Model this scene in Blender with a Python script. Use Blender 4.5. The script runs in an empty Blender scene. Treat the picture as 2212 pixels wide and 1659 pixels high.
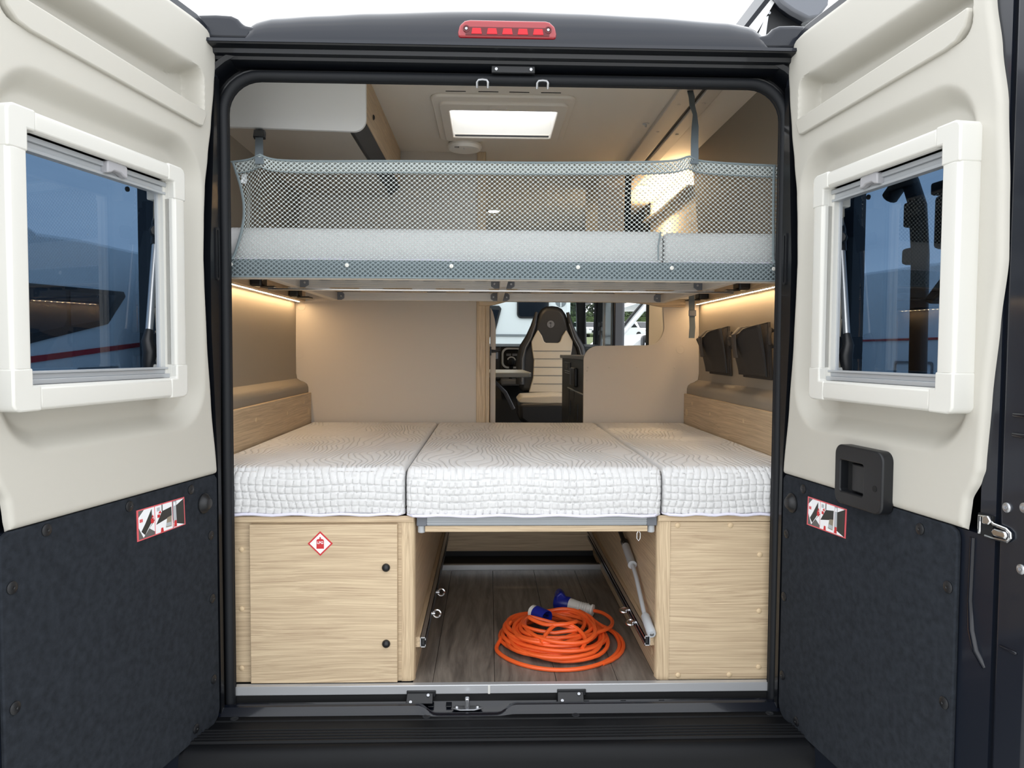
import bpy, bmesh, math, random
from mathutils import Vector, Matrix
random.seed(7)
S = bpy.context.scene
COL = S.collection
PI = math.pi

# ------------------------------------------------------------------ camera
CAMERA_POS = Vector((-0.048, -2.061, 0.945))
YAW, PITCH, ROLL = 0.0314, 0.0442, 0.0051
fwd = Vector((math.sin(YAW)*math.cos(PITCH), math.cos(YAW)*math.cos(PITCH), -math.sin(PITCH)))
r0 = Vector((math.cos(YAW), -math.sin(YAW), 0)); d0 = fwd.cross(r0)
rgt = r0*math.cos(ROLL) - d0*math.sin(ROLL); dwn = r0*math.sin(ROLL) + d0*math.cos(ROLL)
cam_data = bpy.data.cameras.new('camera'); cam = bpy.data.objects.new('camera', cam_data); COL.objects.link(cam)
cam.matrix_world = Matrix(((rgt.x, -dwn.x, -fwd.x, CAMERA_POS.x), (rgt.y, -dwn.y, -fwd.y, CAMERA_POS.y), (rgt.z, -dwn.z, -fwd.z, CAMERA_POS.z), (0, 0, 0, 1)))
cam_data.sensor_width = 36; cam_data.lens = 36*1600/2212; cam_data.clip_start = 0.05; cam_data.clip_end = 600
S.camera = cam

# ------------------------------------------------------------------ sky (overcast) and exposure
S.view_settings.view_transform = 'Standard'; S.view_settings.look = 'None'
S.view_settings.exposure = 1.45; S.view_settings.gamma = 1; S.view_settings.use_curve_mapping = False
W = bpy.data.worlds.new('overcast_sky'); S.world = W; W.use_nodes = True
nt = W.node_tree; nt.nodes.clear()
wo = nt.nodes.new('ShaderNodeOutputWorld'); bg = nt.nodes.new('ShaderNodeBackground')
tc = nt.nodes.new('ShaderNodeTexCoord'); mp = nt.nodes.new('ShaderNodeMapping'); nz = nt.nodes.new('ShaderNodeTexNoise'); cr = nt.nodes.new('ShaderNodeValToRGB')
mp.inputs['Scale'].default_value = (1, 1, 3.2); nz.inputs['Scale'].default_value = 2.2; nz.inputs['Detail'].default_value = 5; nz.inputs['Roughness'].default_value = .55
cr.color_ramp.elements[0].position = .33; cr.color_ramp.elements[0].color = (.70, .745, .80, 1)
cr.color_ramp.elements[1].position = .68; cr.color_ramp.elements[1].color = (1.0, 1.0, 1.0, 1)
nt.links.new(tc.outputs['Generated'], mp.inputs[0]); nt.links.new(mp.outputs[0], nz.inputs['Vector']); nt.links.new(nz.outputs[0], cr.inputs[0])
nt.links.new(cr.outputs[0], bg.inputs[0]); nt.links.new(bg.outputs[0], wo.inputs[0])
bg.inputs['Strength'].default_value = 1.0

# ------------------------------------------------------------------ materials
def lin(c):
    return tuple(((x/255)/12.92 if x/255 <= .04045 else (((x/255)+.055)/1.055)**2.4) for x in c) + (1,)
MATS = {}
def mat(name, rgb, rough=.5, metal=0., coat=0., bump=0., bscale=200., spec=.5, emit=None, estr=0., var=0., vscale=20.):
    m = bpy.data.materials.new(name); m.use_nodes = True; n = m.node_tree.nodes; L = m.node_tree.links; b = n['Principled BSDF']
    b.inputs['Base Color'].default_value = lin(rgb); b.inputs['Roughness'].default_value = rough; b.inputs['Metallic'].default_value = metal
    b.inputs['Coat Weight'].default_value = coat; b.inputs['Coat Roughness'].default_value = .06; b.inputs['Specular IOR Level'].default_value = spec
    if emit: b.inputs['Emission Color'].default_value = lin(emit); b.inputs['Emission Strength'].default_value = estr
    if bump or var:
        t = n.new('ShaderNodeTexCoord'); z = n.new('ShaderNodeTexNoise'); z.inputs['Scale'].default_value = bscale; z.inputs['Detail'].default_value = 4
        L.new(t.outputs['Object'], z.inputs['Vector'])
        if bump:
            bp = n.new('ShaderNodeBump'); bp.inputs['Strength'].default_value = bump; bp.inputs['Distance'].default_value = .002
            L.new(z.outputs[0], bp.inputs['Height']); L.new(bp.outputs[0], b.inputs['Normal'])
        if var:
            z2 = n.new('ShaderNodeTexNoise'); z2.inputs['Scale'].default_value = vscale; z2.inputs['Detail'].default_value = 6
            L.new(t.outputs['Object'], z2.inputs['Vector'])
            mx = n.new('ShaderNodeValToRGB'); c = lin(rgb)
            mx.color_ramp.elements[0].position = .3; mx.color_ramp.elements[1].position = .7
            mx.color_ramp.elements[0].color = tuple(x*(1-var) for x in c[:3]) + (1,); mx.color_ramp.elements[1].color = tuple(min(1, x*(1+var)) for x in c[:3]) + (1,)
            L.new(z2.outputs[0], mx.inputs[0]); L.new(mx.outputs[0], b.inputs['Base Color'])
    MATS[name] = m; return m
def wood(name, axis, dark, light, fine=70., rough=.45, cath=1.0):
    m = bpy.data.materials.new(name); m.use_nodes = True; n = m.node_tree.nodes; L = m.node_tree.links; b = n['Principled BSDF']
    b.inputs['Roughness'].default_value = rough
    t = n.new('ShaderNodeTexCoord')
    warp = n.new('ShaderNodeTexNoise'); warp.inputs['Scale'].default_value = 1.0; warp.inputs['Detail'].default_value = 2
    wm = n.new('ShaderNodeMapping'); s = [5., 5., 5.]; s['xyz'.index(axis)] = 1.6; wm.inputs['Scale'].default_value = s
    L.new(t.outputs['Object'], wm.inputs[0]); L.new(wm.outputs[0], warp.inputs['Vector'])
    add = n.new('ShaderNodeVectorMath'); add.operation = 'MULTIPLY_ADD'; L.new(warp.outputs['Color'], add.inputs[0]); add.inputs[1].default_value = (.06*cath,)*3
    L.new(t.outputs['Object'], add.inputs[2])
    g = n.new('ShaderNodeMapping'); s = [fine]*3; s['xyz'.index(axis)] = 3.0; g.inputs['Scale'].default_value = s
    L.new(add.outputs[0], g.inputs[0])
    z = n.new('ShaderNodeTexNoise'); z.inputs['Scale'].default_value = 1; z.inputs['Detail'].default_value = 5; z.inputs['Roughness'].default_value = .62
    L.new(g.outputs[0], z.inputs['Vector'])
    r = n.new('ShaderNodeValToRGB'); r.color_ramp.elements[0].position = .3; r.color_ramp.elements[1].position = .68
    r.color_ramp.elements[0].color = lin(dark); r.color_ramp.elements[1].color = lin(light)
    L.new(z.outputs[0], r.inputs[0]); L.new(r.outputs[0], b.inputs['Base Color'])
    bp = n.new('ShaderNodeBump'); bp.inputs['Strength'].default_value = .12; bp.inputs['Distance'].default_value = .001
    L.new(z.outputs[0], bp.inputs['Height']); L.new(bp.outputs[0], b.inputs['Normal'])
    MATS[name] = m; return m
def glass(name, tint, refl=1.0, rough=0.0):
    m = bpy.data.materials.new(name); m.use_nodes = True; n = m.node_tree.nodes; L = m.node_tree.links; n.clear()
    o = n.new('ShaderNodeOutputMaterial'); tr = n.new('ShaderNodeBsdfTransparent'); gl = n.new('ShaderNodeBsdfGlossy'); fr = n.new('ShaderNodeFresnel'); mx = n.new('ShaderNodeMixShader')
    tr.inputs[0].default_value = tuple(tint) + (1,); gl.inputs['Roughness'].default_value = rough; gl.inputs[0].default_value = (refl, refl, refl, 1); geo = n.new('ShaderNodeNewGeometry'); ior = n.new('ShaderNodeMapRange'); ior.inputs['To Min'].default_value = 1.49; ior.inputs['To Max'].default_value = 1/1.49
    L.new(geo.outputs['Backfacing'], ior.inputs['Value']); L.new(ior.outputs[0], fr.inputs[0])      # a pane has no inner mirror: entering and leaving reflect alike
    L.new(fr.outputs[0], mx.inputs[0]); L.new(tr.outputs[0], mx.inputs[1]); L.new(gl.outputs[0], mx.inputs[2]); L.new(mx.outputs[0], o.inputs[0])
    MATS[name] = m; return m
def emis(name, rgb, strength):
    m = bpy.data.materials.new(name); m.use_nodes = True; n = m.node_tree.nodes; n.clear()
    o = n.new('ShaderNodeOutputMaterial'); e = n.new('ShaderNodeEmission'); e.inputs[0].default_value = lin(rgb); e.inputs[1].default_value = strength
    m.node_tree.links.new(e.outputs[0], o.inputs[0]); MATS[name] = m; return m

mat('paint', (19, 24, 34), .36, 0, .35, spec=.4)
mat('roof_paint', (10, 17, 30), .22, 0, .4, spec=.3)
mat('portal_paint', (7, 10, 16), .4, 0, .3, spec=.35, bump=.05, bscale=60)
mat('rubber', (17, 20, 25), .6, spec=.35, bump=.1, bscale=300)
mat('sill_paint', (10, 14, 24), .25, 0, .45, spec=.3)
mat('sill_plastic', (7, 9, 13), .5, spec=.22, bump=.05, bscale=300, var=.12, vscale=9)
mat('felt', (38, 42, 48), .95, bump=.5, bscale=320, spec=.15, var=.25, vscale=60)
mat('black_plastic', (18, 20, 24), .45)
mat('dark_hole', (5, 6, 8), .8)
mat('cream_plastic', (190, 187, 178), .55, bump=.06, bscale=900)
mat('white_plastic', (213, 212, 206), .35)
mat('grey_plastic', (108, 112, 120), .5)
mat('light_grey_plastic', (178, 182, 186), .45)
mat('clip_grey', (168, 168, 172), .45)
mat('aluminium', (190, 192, 194), .33, .9, bump=.02, bscale=400)
mat('dull_aluminium', (214, 209, 202), .45, .2)
mat('rail_grey', (176, 180, 184), .35, .25)
mat('profile_grey', (150, 155, 160), .4, .25)
mat('threshold_metal', (196, 198, 201), .3, .45)
mat('chrome', (225, 226, 228), .16, 1.)
mat('zinc', (190, 192, 196), .3, .9)
mat('cream_board', (199, 190, 178), .5, bump=.03, bscale=500)
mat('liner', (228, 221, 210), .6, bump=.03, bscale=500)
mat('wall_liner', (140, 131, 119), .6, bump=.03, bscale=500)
mat('white_board', (242, 243, 243), .42)
mat('white_shell', (236, 233, 226), .4)
mat('fabric_strap', (98, 108, 114), .85, bump=.5, bscale=700)
mat('net_fabric', (178, 186, 185), .8, spec=.3)
mat('net_dark', (124, 136, 140), .85, bump=.4, bscale=600)
mat('bag_fabric', (46, 42, 40), .75, bump=.3, bscale=500)
mat('oak_cap', (212, 188, 152), .5)
mat('bag_strap', (74, 67, 62), .7, bump=.3, bscale=500)
mat('white_print', (238, 240, 244), .4)
mat('red_print', (196, 36, 44), .4)
mat('pale_red_print', (214, 92, 100), .4)
mat('grey_print', (92, 92, 92), .45)
mat('dark_print', (40, 42, 42), .45)
mat('tan_print', (142, 132, 116), .45)
mat('silver_print', (176, 182, 188), .45)
mat('cable_orange', (238, 98, 42), .42)
mat('plug_blue', (22, 34, 128), .35)
mat('leather', (30, 32, 36), .45, bump=.15, bscale=300)
mat('alcantara', (186, 180, 168), .8, bump=.2, bscale=300)
mat('piping_grey', (92, 94, 98), .6)
mat('kitchen_black', (34, 37, 41), .45)
mat('table_top', (172, 176, 176), .3)
mat('dash', (28, 30, 33), .6)
mat('motorhome_white', (226, 230, 232), .35)
mat('motorhome_grey', (120, 126, 130), .5)
mat('red_stripe', (176, 26, 40), .4)
mat('dark_glazing', (22, 28, 36), .12)
mat('pale_gravel', (196, 194, 188), .9, bump=.6, bscale=90, var=.2, vscale=14)
mat('grass_bank', (96, 108, 66), .95, var=.3, vscale=3)
mat('stone', (150, 140, 124), .9, bump=.5, bscale=12, var=.3, vscale=5)
mat('hedge_leaf', (62, 78, 44), .9, var=.4, vscale=2)
mat('tree_leaf', (66, 78, 62), .9, var=.45, vscale=1.5)
mat('car_paint', (222, 226, 230), .3, 0, .6)
mat('car_paint_blue', (70, 110, 170), .3, 0, .6)
mat('brick_building', (120, 128, 140), .8, var=.1, vscale=2)
mat('tyre', (24, 24, 25), .85)
wood('oak_x', 'x', (172, 148, 120), (216, 195, 162), fine=240, cath=.7)
wood('oak_y', 'y', (168, 145, 117), (211, 188, 155), fine=240, cath=.7)
wood('oak_z', 'z', (170, 146, 117), (216, 194, 160), fine=260)
wood('floor_wood', 'y', (80, 74, 69), (138, 129, 119), fine=46, rough=.38, cath=1.6)
glass('door_glass', (.25, .325, .41), .9)
glass('clear_glass', (.86, .90, .90), 1.0)
glass('red_lens_glass', (.75, .03, .05), .8)
emis('led_warm', (255, 216, 164), 112)
emis('led_cornice', (255, 214, 160), 105)
emis('spot_warm', (255, 220, 170), 180)
# red lens with ribs
m = mat('red_lens', (150, 10, 26), .12, 0, .8); m.node_tree.nodes['Principled BSDF'].inputs['Transmission Weight'].default_value = .0
mat('red_reflector', (196, 24, 38), .3, .2)
mat('dark_red', (92, 8, 18), .3)
# roof hatch: milky acrylic dome lets the daylight in
m = mat('milky_acrylic', (245, 246, 246), .5)
b = m.node_tree.nodes['Principled BSDF']; b.inputs['Transmission Weight'].default_value = .0
nn = m.node_tree.nodes; tl = nn.new('ShaderNodeBsdfTranslucent'); tl.inputs[0].default_value = (1, 1, 1, 1); tr = nn.new('ShaderNodeBsdfTransparent'); tr.inputs[0].default_value = (.97, .97, .97, 1)
mx = nn.new('ShaderNodeMixShader'); mx.inputs[0].default_value = .75
m.node_tree.links.new(tl.outputs[0], mx.inputs[1]); m.node_tree.links.new(tr.outputs[0], mx.inputs[2]); m.node_tree.links.new(mx.outputs[0], nn['Material Output'].inputs[0])
# quilted mattress ticking: contour stitching on the top
def ticking(name):
    m = bpy.data.materials.new(name); m.use_nodes = True; n = m.node_tree.nodes; L = m.node_tree.links; b = n['Principled BSDF']
    b.inputs['Base Color'].default_value = lin((217, 217, 217)); b.inputs['Roughness'].default_value = .85; b.inputs['Sheen Weight'].default_value = .2
    t = n.new('ShaderNodeTexCoord'); sx = n.new('ShaderNodeSeparateXYZ'); L.new(t.outputs['Object'], sx.inputs[0])
    mp = n.new('ShaderNodeMapping'); mp.inputs['Scale'].default_value = (3.4, 2.2, 0); L.new(t.outputs['Object'], mp.inputs[0])
    z = n.new('ShaderNodeTexNoise'); z.inputs['Scale'].default_value = 1; z.inputs['Detail'].default_value = 1.5; L.new(mp.outputs[0], z.inputs['Vector'])
    a = n.new('ShaderNodeMath'); a.operation = 'MULTIPLY_ADD'; L.new(z.outputs[0], a.inputs[0]); a.inputs[1].default_value = .34; L.new(sx.outputs[0], a.inputs[2])
    k = n.new('ShaderNodeMath'); k.operation = 'MULTIPLY'; L.new(a.outputs[0], k.inputs[0]); k.inputs[1].default_value = PI/.0185
    s = n.new('ShaderNodeMath'); s.operation = 'SINE'; L.new(k.outputs[0], s.inputs[0])
    ab = n.new('ShaderNodeMath'); ab.operation = 'ABSOLUTE'; L.new(s.outputs[0], ab.inputs[0])
    pw = n.new('ShaderNodeMath'); pw.operation = 'POWER'; L.new(ab.outputs[0], pw.inputs[0]); pw.inputs[1].default_value = .4
    # only where the surface faces up
    g = n.new('ShaderNodeNewGeometry'); sn = n.new('ShaderNodeSeparateXYZ'); L.new(g.outputs['Normal'], sn.inputs[0])
    gt = n.new('ShaderNodeMapRange'); gt.inputs['From Min'].default_value = .75; gt.inputs['From Max'].default_value = .95; L.new(sn.outputs[2], gt.inputs['Value'])
    h = n.new('ShaderNodeMath'); h.operation = 'MULTIPLY'; L.new(pw.outputs[0], h.inputs[0]); L.new(gt.outputs[0], h.inputs[1])
    w = n.new('ShaderNodeTexNoise'); w.inputs['Scale'].default_value = 900; L.new(t.outputs['Object'], w.inputs['Vector'])
    h2 = n.new('ShaderNodeMath'); h2.operation = 'MULTIPLY_ADD'; L.new(w.outputs[0], h2.inputs[0]); h2.inputs[1].default_value = .12; L.new(h.outputs[0], h2.inputs[2])
    bp = n.new('ShaderNodeBump'); bp.inputs['Strength'].default_value = .85; bp.inputs['Distance'].default_value = .005
    L.new(h2.outputs[0], bp.inputs['Height']); L.new(bp.outputs[0], b.inputs['Normal'])
    MATS[name] = m
ticking('ticking')
mat('ticking_plain', (232, 232, 232), .85, bump=.2, bscale=300)
mat('zip_white', (222, 220, 236), .5)

# ------------------------------------------------------------------ mesh helpers
class MB:
    def __init__(s, T=None): s.v = []; s.f = []; s.T = T
    def add(s, vs, fs):
        o = len(s.v); s.v += [tuple(v) for v in vs]; s.f += [tuple(i+o for i in f) for f in fs]; return s
    def box(s, x0, x1, y0, y1, z0, z1):
        return s.add([(x0,y0,z0),(x1,y0,z0),(x1,y1,z0),(x0,y1,z0),(x0,y0,z1),(x1,y0,z1),(x1,y1,z1),(x0,y1,z1)],
                     [(0,3,2,1),(4,5,6,7),(0,1,5,4),(1,2,6,5),(2,3,7,6),(3,0,4,7)])
    def hexa(s, p):                      # 8 corners: 4 near, 4 far
        return s.add(p, [(0,3,2,1),(4,5,6,7),(0,1,5,4),(1,2,6,5),(2,3,7,6),(3,0,4,7)])
    def prism(s, pts, axis, a0, a1):
        k = 'xyz'.index(axis); n = len(pts); vs = []
        for a in (a0, a1):
            for p in pts:
                q = [p[0], p[1]]; q.insert(k, a); vs.append(q)
        return s.add(vs, [tuple(range(n))[::-1], tuple(range(n, 2*n))] + [(i, (i+1) % n, n+(i+1) % n, n+i) for i in range(n)])
    def ring(s, outer, inner, axis, a0, a1):     # outline with a hole, both outlines of equal length
        k = 'xyz'.index(axis); n = len(outer); vs = []
        for a in (a0, a1):
            for P_ in (outer, inner):
                for p in P_:
                    q = [p[0], p[1]]; q.insert(k, a); vs.append(q)
        fs = []
        for i in range(n):
            j = (i+1) % n
            fs += [(i, j, n+j, n+i), (2*n+i, 3*n+i, 3*n+j, 2*n+j), (i, 2*n+i, 2*n+j, j), (n+i, n+j, 3*n+j, 3*n+i)]
        return s.add(vs, fs)
    def tube(s, path, r, n=10, closed=False):
        P_ = [Vector(p) for p in path]; m = len(P_); rs = r if isinstance(r, (list, tuple)) else [r]*m
        tan = []
        for i in range(m):
            a = P_[(i-1) % m] if (closed or i > 0) else P_[0]; b = P_[(i+1) % m] if (closed or i < m-1) else P_[-1]
            t = (b-a); tan.append(t.normalized() if t.length > 1e-9 else Vector((0, 0, 1)))
        u = tan[0].orthogonal().normalized(); vs = []
        for i in range(m):
            u = (u - tan[i]*u.dot(tan[i])); u = u.normalized() if u.length > 1e-6 else tan[i].orthogonal().normalized()
            w = tan[i].cross(u)
            for k in range(n):
                a = 2*PI*k/n; vs.append(P_[i] + (u*math.cos(a) + w*math.sin(a))*rs[i])
        fs = []
        for i in range(m if closed else m-1):
            j = (i+1) % m
            for k in range(n): fs.append((i*n+k, i*n+(k+1) % n, j*n+(k+1) % n, j*n+k))
        if not closed: fs += [tuple(range(n))[::-1], tuple(range((m-1)*n, m*n))]
        return s.add(vs, fs)
    def lathe(s, prof, c, ax=(0, 0, 1), n=20):
        ax = Vector(ax).normalized(); u = ax.orthogonal().normalized(); w = ax.cross(u); c = Vector(c); vs = []; m = len(prof)
        for r, h in prof:
            for k in range(n):
                a = 2*PI*k/n; vs.append(c + ax*h + (u*math.cos(a) + w*math.sin(a))*max(r, 1e-5))
        fs = [(i*n+k, i*n+(k+1) % n, (i+1)*n+(k+1) % n, (i+1)*n+k) for i in range(m-1) for k in range(n)]
        fs += [tuple(range(n))[::-1], tuple(range((m-1)*n, m*n))]
        return s.add(vs, fs)
    def grid(s, fn, nu, nv, skip=None):
        vs = [fn(i/nu, j/nv) for j in range(nv+1) for i in range(nu+1)]
        fs = [(j*(nu+1)+i, j*(nu+1)+i+1, (j+1)*(nu+1)+i+1, (j+1)*(nu+1)+i) for j in range(nv) for i in range(nu) if not (skip and skip((i+.5)/nu, (j+.5)/nv))]
        return s.add(vs, fs)
    def build(s, name, material, parent=None, smooth=True, bevel=0., seg=2, label=None, kind=None, recalc=True):
        vs = [s.T(p) for p in s.v] if s.T else s.v
        me = bpy.data.meshes.new(name); me.from_pydata([tuple(v) for v in vs], [], s.f)
        if recalc:
            bm = bmesh.new(); bm.from_mesh(me); bmesh.ops.recalc_face_normals(bm, faces=bm.faces); bm.to_mesh(me); bm.free()
        me.materials.append(MATS[material] if isinstance(material, str) else material)
        if smooth:
            me.polygons.foreach_set('use_smooth', [True]*len(me.polygons)); me.set_sharp_from_angle(angle=.65)
        o = bpy.data.objects.new(name, me); COL.objects.link(o)
        if parent is not None:
            o.parent = parent; o.matrix_parent_inverse = world_of(parent).inverted()
        if bevel:
            md = o.modifiers.new('bevel', 'BEVEL'); md.width = bevel; md.segments = seg; md.limit_method = 'ANGLE'; md.angle_limit = .6
        if label: o['label'] = label
        if kind: o['kind'] = kind
        return o
def world_of(o):
    m = o.matrix_basis.copy()
    return m if o.parent is None else world_of(o.parent) @ o.matrix_parent_inverse @ m
def thing(name, label, cat, loc=(0, 0, 0), group=None, kind=None):
    o = bpy.data.objects.new(name, None); COL.objects.link(o); o.location = loc; o.empty_display_size = .05
    o['label'] = label; o['category'] = cat
    if group: o['group'] = group
    if kind: o['kind'] = kind
    return o
def tag(o, label, cat, group=None, kind=None):
    o['label'] = label; o['category'] = cat
    if group: o['group'] = group
    if kind: o['kind'] = kind
    return o
def box(*a, T=None): return MB(T).box(*a)
def rrect(x0, x1, y0, y1, r, n=6):
    pts = []
    for cx, cy, a0 in ((x1-r, y1-r, 0), (x0+r, y1-r, PI/2), (x0+r, y0+r, PI), (x1-r, y0+r, 1.5*PI)):
        for k in range(n+1): a = a0 + PI/2*k/n; pts.append((cx+r*math.cos(a), cy+r*math.sin(a)))
    return pts
def lerp_table(tab, x):
    if x <= tab[0][0]: return tab[0][1]
    for (a, fa), (b, fb) in zip(tab, tab[1:]):
        if x <= b: t = (x-a)/(b-a); t = t*t*(3-2*t)*.5 + t*.5; return fa + (fb-fa)*t
    return tab[-1][1]
def sstep(a, b, x):
    t = max(0., min(1., (x-a)/(b-a))); return t*t*(3-2*t)
def sd_rr(x, y, x0, x1, y0, y1, r):
    cx, cy = (x0+x1)/2, (y0+y1)/2; qx = abs(x-cx)-(x1-x0)/2+r; qy = abs(y-cy)-(y1-y0)/2+r
    return math.hypot(max(qx, 0), max(qy, 0)) + min(max(qx, qy), 0) - r
def screw(name, c, ax, r, material, parent, h=.004, hole=True):
    mb = MB().lathe([(r, 0), (r, h*.4), (r*.75, h), (r*.3, h), (r*.25, h*.5), (.0001, h*.5)] if hole else [(r, 0), (r, h*.4), (r*.7, h*.9), (.0001, h)], c, ax, 14)
    return mb.build(name, material, parent)

# ================================================================== STRUCTURE
# ---- ground and van shell
GZ = -.56
tag(MB().box(-60, 60, -30, 90, GZ-.2, GZ).build('ground', 'pale_gravel'), 'pale gravel car park under the van', 'ground', kind='structure')

# floor of planks
flo = thing('floor', 'dark grey-brown wood plank floor under the bed', 'floor', (0, .6, -.02), kind='structure')
MB().box(-.93, .93, .0, 5.6, -.06, -.0035).build('subfloor', 'dark_hole', flo)
xs = [-.262, -.205, -.028, .149, .326, .44]
for i in range(5):
    MB().box(xs[i]+.0007, xs[i+1]-.0007, .008, 1.10, -.004, 0).build('plank', 'floor_wood', flo, bevel=.001)
MB().box(-.262, .44, 1.102, 1.118, -.004, .022).build('edge_strip', 'aluminium', flo)
MB().box(-.93, .93, 1.36, 5.6, -.004, .002).build('cab_floor_mat', 'kitchen_black', flo)
# bright threshold angle
tr1 = thing('trim_1', 'brushed aluminium threshold strip along the rear sill', 'threshold strip', (0, 0, -.02), kind='structure')
MB().box(-.757, .757, -.004, .016, -.024, .002).build('threshold_angle', 'threshold_metal', tr1, bevel=.002)
MB().box(-.047, -.041, -.0046, -.0035, -.024, .0005).build('joint_mark', 'white_plastic', tr1)

# ---- ceiling
cei = thing('ceiling', 'beige ceiling liner of the van', 'ceiling', (0, 1, 1.85), kind='structure')
hx0, hx1, hy0, hy1 = -.205, .21, .70, 1.07
mb = MB()
for a in ((-.93, hx0, .36, 3.6), (hx1, .93, .36, 3.6), (hx0, hx1, .36, hy0), (hx0, hx1, hy1, 3.6)): mb.box(a[0], a[1], a[2], a[3], 1.85, 1.862)
mb.build('ceiling_liner', 'liner', cei)
MB().hexa([(-.93, .03, 1.715), (.93, .03, 1.715), (.93, .36, 1.85), (-.93, .36, 1.85), (-.93, .03, 1.722), (.93, .03, 1.722), (.93, .36, 1.862), (-.93, .36, 1.862)]).build('rear_liner', 'liner', cei)
for x in (-.167, -.053, .055, .166): MB().box(x-.035, x+.035, .566, .572, 1.8490, 1.8505).build('vent_slot', 'dark_hole', cei)
MB().box(.597, .672, .40, 3.0, 1.832, 1.85).build('ceiling_board', 'cream_board', cei, bevel=.003)
MB().box(.690, .742, .40, 3.0, 1.832, 1.85).build('ceiling_board', 'cream_board', cei, bevel=.003)
MB().box(.672, .690, .40, 3.0, 1.842, 1.85).build('curtain_channel', 'black_plastic', cei)
for y in (.62, .95): screw('cover_cap', (.63, y, 1.832), (0, 0, -1), .006, 'cream_board', cei, .002, False)
for y in (.6, .98): screw('cover_cap', (.716, y, 1.832), (0, 0, -1), .006, 'cream_board', cei, .002, False)
MB().lathe([(.014, 0), (.014, .002), (.004, .003), (.004, .012), (.0001, .014)], (.572, .906, 1.85), (0, 0, -1), 14).build('lashing_eye', 'zinc', cei)

# ---- side walls with a moulded ledge
def side_wall(s, name, label):
    w = thing(name, label, 'wall', (s*.93, .7, .6), kind='structure')
    prof = [(.875, .60), (.875, .775), (.880, .790), (.893, .800), (.915, .806), (.926, .816), (.930, .84), (.930, 1.0), (.928, 1.17), (.915, 1.5), (.88, 1.86)]
    vs = []; 
    for y in (.03, 1.36):
        vs += [(s*x, y, z) for x, z in prof]
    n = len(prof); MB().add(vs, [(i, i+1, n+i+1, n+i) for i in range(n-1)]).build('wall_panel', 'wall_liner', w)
    MB().box(s*.945 if s > 0 else -.96, .96 if s > 0 else -.945, .03, 2.45, 0, 1.79).build('outer_skin', 'paint', w)
    mb = MB().box(min(s*.862, s*.9), max(s*.862, s*.9), .05, 1.36, .46, .752)
    mb.build('side_board', 'oak_y', w, bevel=.002)
    for y, z in ((.55, .70), (.95, .69), (1.22, .715)):
        MB().lathe([(.008, 0), (.008, .001), (.006, .002), (.0001, .002)], (s*.862, y, z), (-s, 0, 0), 16).build('cover_cap', 'oak_cap', w)
    MB().lathe([(.017, 0), (.017, .001), (.015, .002), (.0001, .002)], (s*.862, 1.31, .668), (-s, 0, 0), 20).build('cover_cap', 'oak_cap', w)
    return w
wl = side_wall(-1, 'wall_left', 'beige moulded left side wall with an oak board along the bed')
wr = side_wall(1, 'wall_right', 'beige moulded right side wall with an oak board along the bed')
# beyond the partition on both sides
MB().box(-.945, -.93, 1.38, 4.3, 0, 1.86).build('front_lining', 'liner', wl)
MB().box(.93, .945, 1.38, 2.45, 0, 1.86).build('front_lining', 'liner', wr)
MB().box(.925, .96, 2.45, 2.53, 0, 1.86).build('doorway_seal', 'rubber', wr, bevel=.01)
MB().box(.915, .96, 2.53, 5.6, 1.42, 1.9).build('doorway_header', 'kitchen_black', wr)

# ---- partitions at the head of the bed
wp = thing('wall_front', 'cream partition panels at the head end of the bed', 'partition', (0, 1.37, .5), kind='structure')
wl_prof = [(-.104, .0), (-.104, 1.85), (-.90, 1.85), (-.925, 1.4), (-.931, 1.17), (-.931, .85), (-.925, .815), (-.90, .80), (-.885, .785), (-.880, .75), (-.88, 0)]
MB().prism(wl_prof, 'y', 1.36, 1.38).build('cream_panel', 'cream_board', wp)
MB().box(-.105, -.064, 1.350, 1.385, 0, 1.85).build('edge_post', 'oak_z', wp, bevel=.003)
MB().box(-.066, -.045, 1.362, 1.40, 0, 1.165).build('edge_post', 'oak_z', wp, bevel=.003)
rp = [(.392, 0), (.392, .905)] + [(.392+.07*(1-math.cos(a)), .905+.067*math.sin(a)) for a in [PI/2*k/8 for k in range(1, 9)]]
rp += [(.69, .976)] + [(.69+.075*math.sin(a), .976+.085*(1-math.cos(a))) for a in [PI/2*k/8 for k in range(1, 9)]]
rp += [(.757, 1.17), (.757, 1.19), (.925, 1.19), (.930, .85), (.925, .815), (.90, .80), (.885, .785), (.88, .75), (.88, 0)]
MB().prism(rp, 'y', 1.36, 1.38).build('cream_panel', 'cream_board', wp)
# oak header with curved ends over the gap
hp = [(-.095, 1.152), (-.06, 1.152), (-.02, 1.158), (.03, 1.172), (.60, 1.172), (.68, 1.166), (.75, 1.152), (.86, 1.152), (.86, 1.19), (-.095, 1.19)]
MB().prism(hp, 'y', 1.345, 1.375).build('header_board', 'oak_x', wp, bevel=.003)
for x, z, r in ((-.905, 1.145, .020), (-.915, .928, .020), (.842, .958, .020)):
    MB().lathe([(r, 0), (r, .0012), (r*.86, .0014), (r*.84, .001), (.0001, .001)], (x, 1.36, z), (0, -1, 0), 24).build('cover_cap', 'cream_board', wp)
for x, z in ((.412, .873), (.408, .856), (.408, .812), (.51, .873), (.64, .873), (.815, .873)):
    screw('cover_cap', (x, 1.36, z), (0, -1, 0), .004, 'cream_board', wp, .002, False)
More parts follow.
